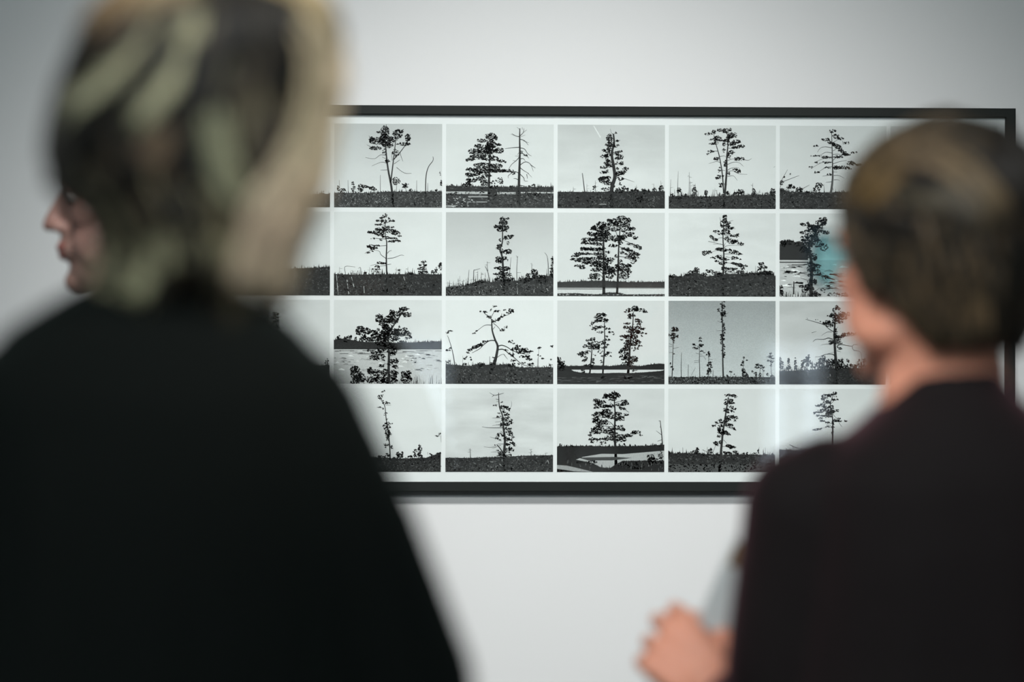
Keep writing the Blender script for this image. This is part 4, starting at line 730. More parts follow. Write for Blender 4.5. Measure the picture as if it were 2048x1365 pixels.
simple(0, 3, 'bottom print of the far left column, a pine on heath', .8, .55, .1)
simple(6, 0, 'topmost print of the far right column, a pine over scrub', .82, .5, .1)
simple(6, 1, 'second print down in the far right column, a layered pine', .75, .45, .1)
simple(6, 2, 'third print down in the far right column, a pine above spruces', .78, .55, .12)
simple(6, 3, 'bottom print of the far right column, a pine on a ridge', .8, .5, .1)

# ------------------------------------------------------------------ soft-body helpers: primitives fused into one skin
class Soft:
    def __init__(self): self.V = []; self.F = []
    def _add(self, V, F):
        n = len(self.V); self.V += V; self.F += [tuple(i + n for i in f) for f in F]
    def ell(self, c, r, rot=None, nu=20, nv=12):
        c = Vector(c); V = []; F = []
        M = rot if rot is not None else Matrix.Identity(3)
        V.append(c + M @ Vector((0, 0, r[2])))
        for j in range(1, nv):
            th = math.pi * j / nv
            for i in range(nu):
                ph = 2 * math.pi * i / nu
                V.append(c + M @ Vector((r[0] * math.sin(th) * math.cos(ph), r[1] * math.sin(th) * math.sin(ph), r[2] * math.cos(th))))
        V.append(c + M @ Vector((0, 0, -r[2])))
        for i in range(nu):
            F.append((0, 1 + i, 1 + (i + 1) % nu))
            b = 1 + (nv - 2) * nu
            F.append((len(V) - 1, b + (i + 1) % nu, b + i))
        for j in range(nv - 2):
            for i in range(nu):
                a = 1 + j * nu; F.append((a + i, a + nu + i, a + nu + (i + 1) % nu, a + (i + 1) % nu))
        self._add(V, F)
    def cap(self, p0, r0, p1, r1, n=16, flat=1.0, up=None):
        """tapered capsule; flat < 1 squashes it along `up`"""
        p0 = Vector(p0); p1 = Vector(p1); d = (p1 - p0)
        L = max(d.length, 1e-5); z = d / L
        a = Vector(up) if up is not None else (Vector((0, 0, 1)) if abs(z.z) < .9 else Vector((0, 1, 0)))
        x = (a - z * a.dot(z)).normalized(); y = z.cross(x)
        V = []; F = []; rings = []
        for k in range(6): t = math.pi / 2 * (1 - k / 5); rings.append((p0 - z * r0 * math.sin(t), r0 * math.cos(t)))
        for k in range(1, 5): rings.append((p0 + d * k / 5, r0 + (r1 - r0) * k / 5))
        for k in range(6): t = math.pi / 2 * k / 5; rings.append((p1 + z * r1 * math.sin(t), r1 * math.cos(t)))
        for c, r in rings:
            r = max(r, 1e-5)
            for i in range(n):
                ph = 2 * math.pi * i / n
                V.append(c + x * (r * math.cos(ph) * flat) + y * (r * math.sin(ph)))
        m_ = len(rings)
        for j in range(m_ - 1):
            for i in range(n):
                F.append((j * n + i, j * n + (i + 1) % n, (j + 1) * n + (i + 1) % n, (j + 1) * n + i))
        F.append(tuple(range(n))[::-1]); F.append(tuple(range((m_ - 1) * n, m_ * n)))
        self._add(V, F)
    def chain(self, pts, rs, **k):
        for i in range(len(pts) - 1): self.cap(pts[i], rs[i], pts[i + 1], rs[i + 1], **k)
    def loft(self, rings, n=40, e=2.3):
        """rings: (center x, y, z, left, right, front, back) super-ellipse rings from top to bottom"""
        V = []; F = []
        for (cx, cy, z, le, ri, fr, ba) in rings:
            for i in range(n):
                t = 2 * math.pi * i / n; c, s = math.cos(t), math.sin(t)
                a = ri if c > 0 else le; b = fr if s > 0 else ba
                V.append(Vector((cx + math.copysign(abs(c) ** (2 / e), c) * a, cy + math.copysign(abs(s) ** (2 / e), s) * b, z)))
        m_ = len(rings)
        for j in range(m_ - 1):
            for i in range(n): F.append((j * n + i, (j + 1) * n + i, (j + 1) * n + (i + 1) % n, j * n + (i + 1) % n))
        F.append(tuple(range(n))); F.append(tuple(range((m_ - 1) * n, m_ * n))[::-1])
        self._add(V, F)
    def xform(self, M, start=0):
        for i in range(start, len(self.V)): self.V[i] = M @ Vector(self.V[i])
    def build(self, name, material, parent, origin, voxel=.004, smooth=4, disp=None, color=None, attr_fn=None):
        me = bpy.data.meshes.new(name + '_raw')
        me.from_pydata([tuple(v) for v in self.V], [], self.F)
        tmp = bpy.data.objects.new('tmp', me); scene.collection.objects.link(tmp)
        r = tmp.modifiers.new('r', 'REMESH'); r.mode = 'VOXEL'; r.voxel_size = voxel
        s = tmp.modifiers.new('s', 'SMOOTH'); s.factor = .5; s.iterations = smooth
        dg = bpy.context.evaluated_depsgraph_get(); ev = tmp.evaluated_get(dg); em = ev.to_mesh()
        n = len(em.vertices); co = np.empty(n * 3, np.float64); em.vertices.foreach_get('co', co); co = co.reshape(-1, 3)
        no = np.empty(n * 3, np.float64); em.vertex_normals.foreach_get('vector', no); no = no.reshape(-1, 3)
        faces = [tuple(p.vertices) for p in em.polygons]
        ev.to_mesh_clear(); bpy.data.objects.remove(tmp); bpy.data.meshes.remove(me)
        if disp is not None: co = co + no * disp(co)[:, None]
        out = bpy.data.meshes.new(name)
        out.from_pydata((co - np.array(origin)).tolist(), [], faces)
        out.materials.append(material); out.polygons.foreach_set('use_smooth', [True] * len(faces))
        if attr_fn is not None:
            a = out.color_attributes.new('Col', 'FLOAT_COLOR', 'POINT'); a.data.foreach_set('color', attr_fn(co, no).astype(np.float32).ravel())
        out.update()
        return link(bpy.data.objects.new(name, out), parent)

def rotz(deg): return Matrix.Rotation(math.radians(deg), 3, 'Z')

M_SKIN = mat('skin', rough=.5, spec=.4, attr=True, noise=(40, .04), sss=.12)
def wool(name, c, sheen):
    return mat(name, c, .85, .15, noise=(25, .12), bump=(500, .3, .0006), sheen=sheen)
M_COAT_A = wool('black_wool', (.0026, .0040, .0034, 1), (.045, (.75, 1, .9, 1), .5))
M_COAT_B = wool('charcoal_wool', (.0088, .0074, .0078, 1), (.30, (1, .42, .52, 1), .4))
M_COAT_C = wool('dark_navy_wool', (.008, .009, .012, 1), (.05, (1, 1, 1, 1), .5))
M_TROUSER = mat('dark_trouser_cloth', (.012, .012, .014, 1), .85, .2, noise=(30, .15))
M_SHOE = mat('black_shoe_leather', (.008, .008, .008, 1), .35, .5, noise=(30, .1))
M_HAIR = mat('hair', rough=.42, spec=.35, attr=True, noise=(180, .22))
def add_translucency(mt, fac):
    nt = mt.node_tree; N = nt.nodes; L = nt.links
    p = N['Principled BSDF']; out = [n for n in N if n.type == 'OUTPUT_MATERIAL'][0]
    tr = N.new('ShaderNodeBsdfTranslucent'); mx = N.new('ShaderNodeMixShader'); mx.inputs[0].default_value = fac
    L.new(p.inputs['Base Color'].links[0].from_socket, tr.inputs['Color'])
    L.new(p.outputs[0], mx.inputs[1]); L.new(tr.outputs[0], mx.inputs[2]); L.new(mx.outputs[0], out.inputs['Surface'])
add_translucency(M_HAIR, .2)
M_EYE = mat('eye_surface', rough=.3, spec=.3, noise=(10, .02), attr=True)

def head_prims(S, T, lips=True, ears=True):
    """head in local coordinates (x right, y forward, z up, centre between the ears); T maps to world"""
    n0 = len(S.V)
    E = S.ell
    E((0, -.018, .036), (.073, .092, .084)); E((0, .02, .02), (.066, .07, .07))
    E((0, .028, -.035), (.056, .062, .072)); E((0, .052, -.078), (.036, .038, .036))
    E((0, .084, -.101), (.018, .017, .015)); E((0, .06, -.092), (.03, .03, .022)); E((0, .083, .032), (.045, .014, .02)); E((0, .062, -.008), (.030, .036, .050)); E((0, .078, -.048), (.026, .020, .03))     # chin, brow
    for s in (-1, 1):
        E((s * .043, .057, -.020), (.021, .022, .024)); E((s * .045, .03, -.07), (.022, .04, .022)); E((s * .036, .046, -.056), (.027, .034, .034))
        E((s * .027, .083, .022), (.021, .012, .008))                                        # brow ridge
        E((s * .031, .0745, .0115), (.0150, .0148, .0118))
        if ears:
            E((s * .076, -.002, -.002), (.008, .017, .030), Matrix.Rotation(math.radians(s * 12), 3, 'Z')); E((s * .074, .002, -.03), (.007, .010, .012))
    S.cap((0, .086, .016), .0110, (0, .110, -.022), .0115); E((0, .115, -.027), (.0105, .0095, .0085))
    for s in (-1, 1): E((s * .0125, .101, -.031), (.0075, .0105, .0075))
    S.cap((0, .092, -.035), .009, (0, .093, -.05), .0105)
    if lips:
        E((0, .0985, -.0565), (.022, .0095, .0062)); E((0, .0965, -.068), (.019, .0095, .0068)); E((0, .083, -.062), (.036, .015, .02)); E((0, .082, -.086), (.022, .011, .010))
    S.xform(T, n0)

def hand_prims(S, wrist, d, palm_n, side, curl=(40, 55, 35), L=.18, thumb_in=.35):
    """wrist position, direction of the fingers d, outward normal of the back of the hand, side = +1 thumb toward +cross"""
    d = Vector(d).normalized(); nrm = Vector(palm_n); nrm = (nrm - d * nrm.dot(d)).normalized(); t = d.cross(nrm) * side   # thumb side
    k = L / .18
    pc = Vector(wrist)
    S.cap(pc, .026 * k, pc + d * .03 * k, .030 * k, flat=.62, up=nrm)
    for j, off in enumerate((.031, .0105, -.0105, -.030)):
        S.cap(pc + d * .022 * k + t * off * .6 * k, .0155 * k, pc + d * (.092 - .006 * abs(j - 1)) * k + t * off * k, .0112 * k)
    fl = (.041, .046, .043, .034)
    for j, off in enumerate((.033, .0112, -.0112, -.032)):
        p = pc + d * (.094 - .006 * abs(j - 1)) * k + t * off * k; ang = 0; r = .0092 * k; seg = fl[j] * k
        for q in range(3):
            ang += math.radians(curl[q] + j * 4)
            dirn = d * math.cos(ang) - nrm * math.sin(ang); e = p + dirn * seg
            S.cap(p, r, e, r * .92); p = e; r *= .92; seg *= .68
    p0 = pc + d * .025 * k + t * .026 * k - nrm * .008 * k
    p1 = p0 + (d * .6 + t * .55 - nrm * .35).normalized() * .042 * k
    p2 = p1 + (d * .75 + t * (.1 - thumb_in) - nrm * .5).normalized() * .034 * k
    p3 = p2 + (d * .65 - t * thumb_in - nrm * .6).normalized() * .026 * k
    S.chain([p0, p1, p2, p3], [.014 * k, .0115 * k, .0102 * k, .0085 * k])

def skin_colors(base, T, blush=.25):
    Ti = T.inverted()
    Tm = np.array(Ti)
    def fn(co, no):
        h = np.c_[co, np.ones(len(co))] @ Tm.T
        x, y, z = h[:, 0], h[:, 1], h[:, 2]
        c = np.ones((len(co), 4)); c[:, :3] = base
        lip = (np.abs(x) < .024) & (y > .088) & (np.abs(z + .062) < .0125)
        nose = np.exp(-((x / .02) ** 2 + ((y - .11) / .02) ** 2 + ((z + .025) / .02) ** 2))
        cheek = np.exp(-(((np.abs(x) - .045) / .02) ** 2 + ((y - .07) / .03) ** 2 + ((z + .03) / .025) ** 2))
        w = blush * (nose + cheek)[:, None]
        c[:, :3] = c[:, :3] * (1 - w * np.array([0.0, .35, .3]))
        c[lip, :3] *= np.array([.85, .5, .5])
        brow = (np.abs(np.abs(x) - .03) < .02) & (y > .07) & (np.abs(z - .030) < .0045)
        c[brow, :3] *= .35
        return c
    return fn

def lock(V, F, C, pts, r0, r1, col0, col1, n=6, flat=.55, normal=None):
    """a tapered strand of hair along pts, flattened against the head (normals point outwards)"""
    m_ = len(pts); base = len(V)
    for i, p in enumerate(pts):
        t = i / (m_ - 1)
        d = (pts[min(i + 1, m_ - 1)] - pts[max(i - 1, 0)]).normalized()
        nn = normal[i]; nn = (nn - d * nn.dot(d)).normalized(); b = d.cross(nn)
        w = (r0 * (1 - t) + r1 * t) * min(1, .35 + 6 * t) * min(1, .12 + 4 * (1 - t))
        col = [col0[k] * (1 - t) + col1[k] * t for k in range(3)]
        for k in range(n):
            ph = 2 * math.pi * k / n
            V.append(p + b * (w * math.cos(ph)) + nn * (w * flat * math.sin(ph))); C.append((*col, 1))
    for i in range(m_ - 1):
        for k in range(n):
            F.append((base + i * n + k, base + i * n + (k + 1) % n, base + (i + 1) * n + (k + 1) % n, base + (i + 1) * n + k))
    F.append(tuple(base + k for k in range(n))[::-1]); F.append(tuple(base + (m_ - 1) * n + k for k in range(n)))

def person(name, label, ground, H, torso_yaw, headT, joints, skin_rgb, coat, hair_fn, seed, voxel=.0035):
    """joints: world points for neck base, shoulders, elbows, wrists, hips, knees, ankles"""
    root = empty(name, ground); tag(root, label, 'person', 'visitors looking at the framed pictures')
    O = tuple(ground)
    J = joints; S = Soft()
    head_prims(S, headT)
    hc = headT.translation
    fw = rotz(torso_yaw) @ Vector((0, 1, 0)); rt = rotz(torso_yaw) @ Vector((1, 0, 0))
    S.cap(headT @ Vector((0, -.022, -.045)), .052, J['neck'], .056)
    ch = (J['ls'] + J['rs']) / 2; hp = (J['lh'] + J['rh']) / 2
    R3 = rotz(torso_yaw)
    S.ell(ch - Vector((0, 0, .10)), (.135, .095, .17), R3); S.ell(ch - Vector((0, 0, .27)), (.118, .085, .16), R3); S.ell(hp + Vector((0, 0, .05)), (.15, .10, .13), R3)
    S.cap(J['ls'], .040, J['rs'], .040); S.cap(J['neck'], .06, ch - Vector((0, 0, .03)), .09, flat=.8)
    for s in 'lr':
        S.chain([J[s + 's'], J[s + 'e']], [.040, .036]); S.chain([J[s + 'e'], J[s + 'w']], [.036, .025])
        S.chain([J[s + 'h'], J[s + 'k']], [.082, .053]); S.chain([J[s + 'k'], J[s + 'a']], [.052, .034])
        S.cap(J[s + 'a'] - Vector((0, 0, .03)), .034, J[s + 'a'] + fw * .12 - Vector((0, 0, .05)), .026)
        dd, nn, sd, curl = J[s + 'hand']
        hand_prims(S, J[s + 'w'], dd, nn, sd, curl)
    S.build('body', M_SKIN, root, O, voxel=voxel, smooth=4, attr_fn=skin_colors(skin_rgb, headT))
    for s in (-1, 1):
        e = Soft(); e.ell(headT @ Vector((s * .031, .0755, .006)), (.0125, .0125, .0125), nu=14, nv=9)
        ec = headT @ Vector((s * .031, .0755, .006)); fwd = (headT.to_3x3() @ Vector((0, 1, 0))).normalized()
        ecol = [((.03, .02, .015, 1) if (Vector(v) - ec).normalized().dot(fwd) > .62 else (.45, .40, .37, 1)) for v in e.V]
        mesh_obj('eye', [v for v in e.V], e.F, M_EYE, root, origin=O, cols=ecol)
    # trousers and shoes
    S = Soft()
    S.ell(hp + Vector((0, 0, .03)), (.165, .115, .14), R3)
    for s in 'lr':
        S.chain([J[s + 'h'], J[s + 'k']], [.098, .072]); S.chain([J[s + 'k'], J[s + 'a'] + Vector((0, 0, .02))], [.072, .062])
    S.build('trousers', M_TROUSER, root, O, voxel=.010, smooth=5)
    for s in 'lr':
        a = J[s + 'a']; g = Vector((a.x, a.y, 0)); S = Soft()
        S.ell(g + Vector((0, 0, .055)) - fw * .02, (.040, .055, .055), R3); S.cap(g + fw * -.02 + Vector((0, 0, .036)), .036, g + fw * .13 + Vector((0, 0, .030)), .030)
        S.loft([(0, 0, z, .040, .040, .175, .065) for z in (.018, .0)], n=24)
        for i in range(len(S.V) - 48, len(S.V)):
            v = S.V[i]; S.V[i] = g + R3 @ Vector((v.x, v.y, v.z))
        for i in range(len(S.V)): S.V[i].z = max(S.V[i].z, 0)
        S.build('shoe', M_SHOE, root, O, voxel=.005, smooth=2)
    return root, O

def std_joints(g, H, yaw, neck, shoulder_z, half, ls=None, rs=None):
    R3 = rotz(yaw); q = lambda x, y, z: Vector((g[0], g[1], 0)) + R3 @ Vector((x, y, 0)) + Vector((0, 0, z))
    J = {'neck': Vector(neck)}
    for s, sg in (('l', -1), ('r', 1)):
        J[s + 's'] = q(sg * half, 0, shoulder_z); J[s + 'e'] = q(sg * (half + .07), .0, shoulder_z - .29); J[s + 'w'] = q(sg * (half + .06), .10, shoulder_z - .52)
        J[s + 'h'] = q(sg * .085, 0, H * .53); J[s + 'k'] = q(sg * .095, .02, H * .285); J[s + 'a'] = q(sg * .10, -.01, .085)
        J[s + 'hand'] = (R3 @ Vector((0, .15, -1)), R3 @ Vector((sg * 1, 0, 0)), -sg if sg > 0 else 1, (14, 18, 12))
    return J

# ================================================================== person 1: blonde bob, black coat, left foreground
D1 = 1.93
def w1(px, py, dy=0.0): return at(px, py, D1) + Vector((0, dy, 0))
g1 = at(310, 700, D1); G1 = Vector((g1.x, g1.y, 0))
h1 = at(368, 285, D1)
T1 = Matrix.Translation(h1 + Vector((0, .0, 0))) @ Matrix.Rotation(math.radians(-14), 4, 'Z') @ Matrix.Rotation(math.radians(-4), 4, 'X') @ Matrix.Rotation(math.radians(3), 4, 'Y')
J1 = std_joints(G1, 1.68, -4, at(318, 560, D1 - .01), at(0, 792, D1).z, .118)
J1['rs'] = at(592, 835, D1); J1['ls'] = at(28, 835, D1)
J1['re'] = at(795, 1370, D1 + .02); J1['rw'] = at(760, 1640, D1 + .20); J1['le'] = at(-180, 1370, D1 + .02); J1['lw'] = at(-140, 1640, D1 + .20)

def coat_build(root, O, material, rings, sleeves, collar, voxel=.007, seed=1, fold=.006):
    S = Soft(); S.loft(rings)
    for sl in sleeves: S.chain(*sl)
    for (c, r, f) in collar: S.ell(c, r)
    rnd = random.Random(seed); cx, cy = rings[3][0], rings[3][1]
    ph = [rnd.uniform(0, 6.28) for _ in range(6)]
    zt = rings[0][2]
    def disp(co):
        a = np.arctan2(co[:, 1] - cy, co[:, 0] - cx); z = co[:, 2]
        k = np.clip((zt - .10 - z) / .35, 0, 1)
        f = np.sin(a * 9 + ph[0] + 1.5 * np.sin(z * 3 + ph[1])) * .5 + np.sin(a * 17 + ph[2] + z * 4) * .3
        d = np.sin(z * 26 + co[:, 0] * 18 + ph[3]) * np.sin(co[:, 0] * 14 + ph[4]) * .35
        return fold * (f * k + d * .6)
    return S.build('coat', material, root, O, voxel=voxel, smooth=7, disp=disp)
# ---- hair of person 1
HP1 = [(-60, 300, 395, 30), (-45, 268, 560, 60), (-20, 235, 622, 80), (0, 212, 650, 92), (60, 180, 678, 105), (110, 158, 686, 112), (180, 126, 684, 116), (250, 108, 668, 118), (330, 104, 655, 116), (380, 122, 645, 112), (410, 165, 632, 108), (440, 200, 618, 104), (480, 222, 594, 98), (530, 222, 572, 92), (590, 200, 558, 84), (620, 210, 545, 78)]
def hair_env(tab, D, front_scale, back_scale, cy):
    """silhouette table (py, left px, right px, depth mm) -> centre, half widths at world height"""
    rows = []
    for py, l, r, dm in tab:
        a = at(l, py, D); b = at(r, py, D); rows.append((a.z, (a.x + b.x) / 2, (b.x - a.x) / 2, dm / 1000))
    rows.sort()
    zs = [r[0] for r in rows]
    def f(z):
        return tuple(float(np.interp(z, zs, [r[k] for r in rows])) for k in (1, 2, 3))
    return f
ENV1 = hair_env(HP1, D1, 1, 1, 0)
def env_point(env, z, az, cy, off=0.0, fr=.95, bk=.95):
    """az = 0 at the back of the head, +90 toward +x"""
    cx, a, b = env(z)
    s, c = math.sin(az), math.cos(az)
    y = -c * b * (bk if c > 0 else fr)
    return Vector((cx + s * (a + off), cy + y - (c * off), z)), Vector((s / max(a, .02), -c / max(b, .02), .0)).normalized()

def pal(rnd, table):
    x = rnd.random(); acc = 0
    for w, c in table:
        acc += w
        if x <= acc: break
    k = rnd.uniform(.8, 1.2)
    return tuple(q * k for q in c)

DARK = (.010, .009, .0065); MID = (.034, .029, .020); WARM = (.11, .075, .045); BLON = (.30, .27, .165); PALE = (.46, .40, .28)

root1_label = 'person with a wavy blonde bob and a black coat, seen from behind at the left'
root1, O1 = person('person', root1_label, G1, 1.68, -4, T1, J1, (.55, .33, .24), None, None, 1, voxel=.004)

def bob_hair(root, O):
    rnd = random.Random(5); V = []; F = []; C = []
    cy = h1.y - .012
    ztop = at(0, -52, D1).z; zbot = at(0, 600, D1).z
    # base volume
    S = Soft()
    zs = np.linspace(ztop - .004, zbot + .028, 16)
    S.loft([(ENV1(z)[0], cy, z, max(.01, ENV1(z)[1] - .014), max(.01, ENV1(z)[1] - .014), max(.01, ENV1(z)[2] * .55), max(.01, ENV1(z)[2] * .9 - .012)) for z in zs], e=2.0)
    part_az = math.radians(35)
    def strand(az, zb, wave, drift, r0, r1, c0, c1, off, start=.0, curl=0.0, n=15):
        pts = []; nr = []
        for i in range(n):
            t = start + (1 - start) * i / (n - 1)
            z = ztop - .004 + (zb - ztop) * (t ** 1.15)
            a = part_az + (az - part_az) * min(1, (t * 3.2) ** .8) + drift * t + wave[0] * math.sin(t * wave[1] + wave[2]) * t
            p, nn = env_point(ENV1, z, a, cy, off + .005 * math.sin(t * 9 + wave[2]) * t + curl * max(0, t - .75) ** 1.5)
            pts.append(p); nr.append((nn + Vector((0, 0, max(0, .8 - t * 4)))).normalized())
        lock(V, F, C, pts, r0, r1, c0, c1, normal=nr)
    for i in range(1900):
        az = rnd.uniform(-math.pi, math.pi)
        face = abs(abs(az - math.radians(-14)) - math.pi) < math.radians(48) or abs(az) > math.radians(150)
        zb = zbot + rnd.uniform(-.012, .05) + .012 * math.cos(az * 5)
        if face: zb = at(0, 120, D1).z + rnd.uniform(-.01, .02)
        side = math.sin(az)
        if side > .82 and rnd.random() < .85: c0 = pal(rnd, [(.2, WARM), (.8, BLON)]); c1 = pal(rnd, [(.5, BLON), (.5, PALE)])  # right side paler: light from the wall put into the strand colour
        else:
            c0 = pal(rnd, [(.78, DARK), (.17, MID), (.04, WARM), (.01, BLON)]); c1 = pal(rnd, [(.5, DARK), (.26, MID), (.12, WARM), (.12, BLON)])
        strand(az, zb, (rnd.uniform(.04, .14), rnd.uniform(5, 9), rnd.uniform(0, 6.28)), rnd.uniform(-.18, .02), rnd.uniform(.0035, .0062), .0028, c0, c1, rnd.uniform(-.012, .001), curl=rnd.uniform(-.03, .14))
    # blonde tresses (light painted into the right strip) over the dark under-hair, traced on the back of the head
    def tress(pts, w, c0, c1, cnt=5, off=.006):
        P2 = [Vector(p) for p in pts]
        for k in range(cnt):
            o = (k - (cnt - 1) / 2) * w / cnt * 1.15 + rnd.uniform(-2, 2); out = []; nr = []; kk = rnd.choice((1.15, 1.0, .85, .4, 1.05))
            m_ = 14; ta = rnd.uniform(0, .28); tb = 1 - rnd.uniform(0, .25)
            for i in range(m_):
                t = (ta + (tb - ta) * i / (m_ - 1)) * (len(P2) - 1); j = min(int(t), len(P2) - 2); u = t - j
                q0 = P2[max(j - 1, 0)]; q1 = P2[j]; q2 = P2[j + 1]; q3 = P2[min(j + 2, len(P2) - 1)]
                q = .5 * ((2 * q1) + (q2 - q0) * u + (2 * q0 - 5 * q1 + 4 * q2 - q3) * u * u + (3 * q1 - q0 - 3 * q2 + q3) * u ** 3)
                dv = (q2 - q1).normalized(); q = q + Vector((-dv.y, dv.x)) * o
                wpt = at(q.x, q.y, D1); cx, a, b = ENV1(wpt.z)
                s = max(-.985, min(.985, (wpt.x - cx) / max(a, .02))); az = math.asin(s)
                p, nn = env_point(ENV1, wpt.z, az, cy, off + rnd.uniform(-.002, .0015))
                out.append(p); nr.append(nn)
            lock(V, F, C, out, max(.0028, w / 2505 * 1.5 / cnt), .0022, tuple(x * kk for x in c0), tuple(x * kk for x in c1), normal=nr)
    K1 = (.62, .60, .40); K2 = (.80, .74, .46); BR = (.14, .10, .06); TN_LIT = (1.0, .85, .64)
    tress([(350, 50), (315, 125), (255, 185), (195, 225), (155, 270)], 36, (.35, .33, .21), K1, 12)
    tress([(415, 50), (402, 130), (375, 195), (335, 245), (300, 290)], 36, (.34, .33, .2), K1, 11)
    for k in range(26):      # the flick standing off at the left
        o = rnd.uniform(-14, 14); q = rnd.uniform(.8, 1.08); xs = [(215, 300), (180, 335), (145, 365), (112, 378), (86, 366)]
        pts = [at(150 + (x - 150) * q, y + o * (1 - i * .15), D1 - .05 + .012 * i + rnd.uniform(-.006, .006)) for i, (x, y) in enumerate(xs)]
        lock(V, F, C, pts, .0035, .0018, pal(rnd, [(.5, BR), (.5, (.3, .28, .17))]), pal(rnd, [(.5, MID), (.5, BR)]), normal=[Vector((-.3, -1, .3))] * 5)
    tress([(450, 240), (462, 320), (478, 390), (505, 425)], 44, (.24, .25, .16), (.44, .44, .29), 9)
    tress([(375, 280), (350, 325), (315, 355)], 30, BR, (.26, .18, .12), 7)
    tress([(430, -10), (330, 15), (260, 55), (190, 110)], 80, (.32, .24, .13), (.26, .17, .10), 14)
    tress([(520, -40), (600, -10), (650, 40), (682, 100)], 60, (.50, .38, .20), (.55, .45, .28), 12)
    tress([(600, 40), (640, 120), (645, 200), (625, 290), (585, 360)], 70, (.50, .42, .28), (.7, .6, .4), 14)  # right strip from here: wall light painted into the tress colours
    tress([(668, 70), (682, 150), (672, 230), (655, 310), (640, 380)], 40, TN_LIT, TN_LIT, 10)
    tress([(652, 240), (630, 310), (588, 385), (556, 440), (535, 500)], 84, (.62, .54, .36), (.85, .70, .52), 16)
    tress([(565, 430), (535, 485), (510, 545), (500, 600)], 66, (.66, .52, .38), (.75, .62, .45), 13, .010)
    tress([(592, 440), (572, 500), (558, 560), (566, 622)], 44, TN_LIT, TN_LIT, 10, .010)
    tress([(645, 330), (615, 400), (580, 470), (560, 540), (548, 605)], 80, (.72, .55, .38), TN_LIT, 16)
    for pts, c in (([(375, 70), (360, 140), (310, 205), (250, 260), (200, 310)], DARK), ([(300, 90), (250, 140), (180, 190)], DARK), ([(440, 120), (425, 200), (390, 260)], DARK), ([(540, 10), (560, 70), (575, 150), (570, 230)], DARK), ([(480, 20), (500, 90), (500, 160)], DARK), ([(260, 250), (230, 300), (215, 360)], DARK), ([(330, 330), (300, 380), (270, 430)], DARK),
                   ([(420, 330), (410, 400), (400, 450)], DARK), ([(340, 60), (280, 110), (200, 170)], (.05, .04, .03)), ([(560, 240), (545, 300), (505, 370)], (.06, .05, .035)), ([(330, 420), (380, 440), (450, 440)], DARK), ([(200, 440), (215, 480), (200, 520)], (.05, .045, .03))):
        tress(pts, 44, c, c, 12, .0075)
    for (x, y, dx, dy, w) in ((225, 455, 10, 110, 34), (245, 490, 20, 95, 40), (300, 505, -20, 100, 46), (350, 470, 30, 80, 36), (395, 465, 45, 70, 40), (440, 480, 40, 70, 40), (330, 530, -40, 70, 40), (485, 470, 30, 110, 40), (265, 530, 30, 75, 34), (165, 520, 15, 75, 26), (520, 480, 25, 120, 40), (205, 560, 30, 40, 40)):  # blonde curls, ends paler with light put into their colour
        if w == 40 and x < 400: tress([(x + 26, y + 10), (x + 26, y + 60), (x + 30 + dx, y + dy)], 22, DARK, (.05, .045, .03), 6, .010)
        tress([(x, y), (x + dx * .1 - 8, y + dy * .35), (x + dx * .6 + 6, y + dy * .7), (x + dx, y + dy)], w, pal(rnd, [(.3, BR), (.7, (.34, .32, .2))]), pal(rnd, [(.6, K2), (.4, (.75, .72, .45))]), 9, .008)
    n0 = len(V)
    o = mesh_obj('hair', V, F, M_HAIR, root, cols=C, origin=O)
    # scalp volume under the locks, same mesh
    bm = bmesh.new(); bm.from_mesh(o.data)
    lay = bm.verts.layers.float_color['Col']
    off = Vector(O); vs = [bm.verts.new(Vector(v) - off) for v in S.V]
    for v in vs: v[lay] = (.03, .026, .018, 1)
    for f in S.F: bm.faces.new([vs[i] for i in f]).smooth = True
    bm.to_mesh(o.data); bm.free()
    return o
bob_hair(root1, O1)

def ringpx(D, py, l, r, f=.13, b=.12, dy=0.0):
    a = at(l, py, D); c = at(r, py, D); cx = (a.x + c.x) / 2
    return (cx, a.y + dy, a.z, cx - a.x, c.x - cx, f, b)
R1 = [ringpx(D1, 552, 225, 440, .055, .062), ringpx(D1, 572, 160, 480, .075, .075), ringpx(D1, 612, 85, 550, .09, .09), ringpx(D1, 655, 15, 607, .10, .10), ringpx(D1, 720, -35, 655, .11, .11), ringpx(D1, 800, -60, 680, .12, .12),
      ringpx(D1, 950, -75, 695, .13, .125), ringpx(D1, 1200, -95, 715, .14, .13), ringpx(D1, 1500, -130, 750, .15, .14), ringpx(D1, 2100, -190, 810, .17, .17), ringpx(D1, 3000, -260, 880, .19, .19)]
sl1 = [([at(585, 830, D1), at(690, 1080, D1 + .01), at(795, 1370, D1 + .02)], [.058, .060, .062]), ([at(795, 1370, D1 + .02), J1['rw']], [.062, .050]),
       ([at(35, 830, D1), at(-70, 1080, D1 + .01), at(-180, 1370, D1 + .02)], [.058, .060, .062]), ([at(-180, 1370, D1 + .02), J1['lw']], [.062, .050])]
coat_build(root1, O1, M_COAT_A, R1, sl1, [(at(330, 572, D1 - .0), (.055, .06, .022), 0)], seed=3)

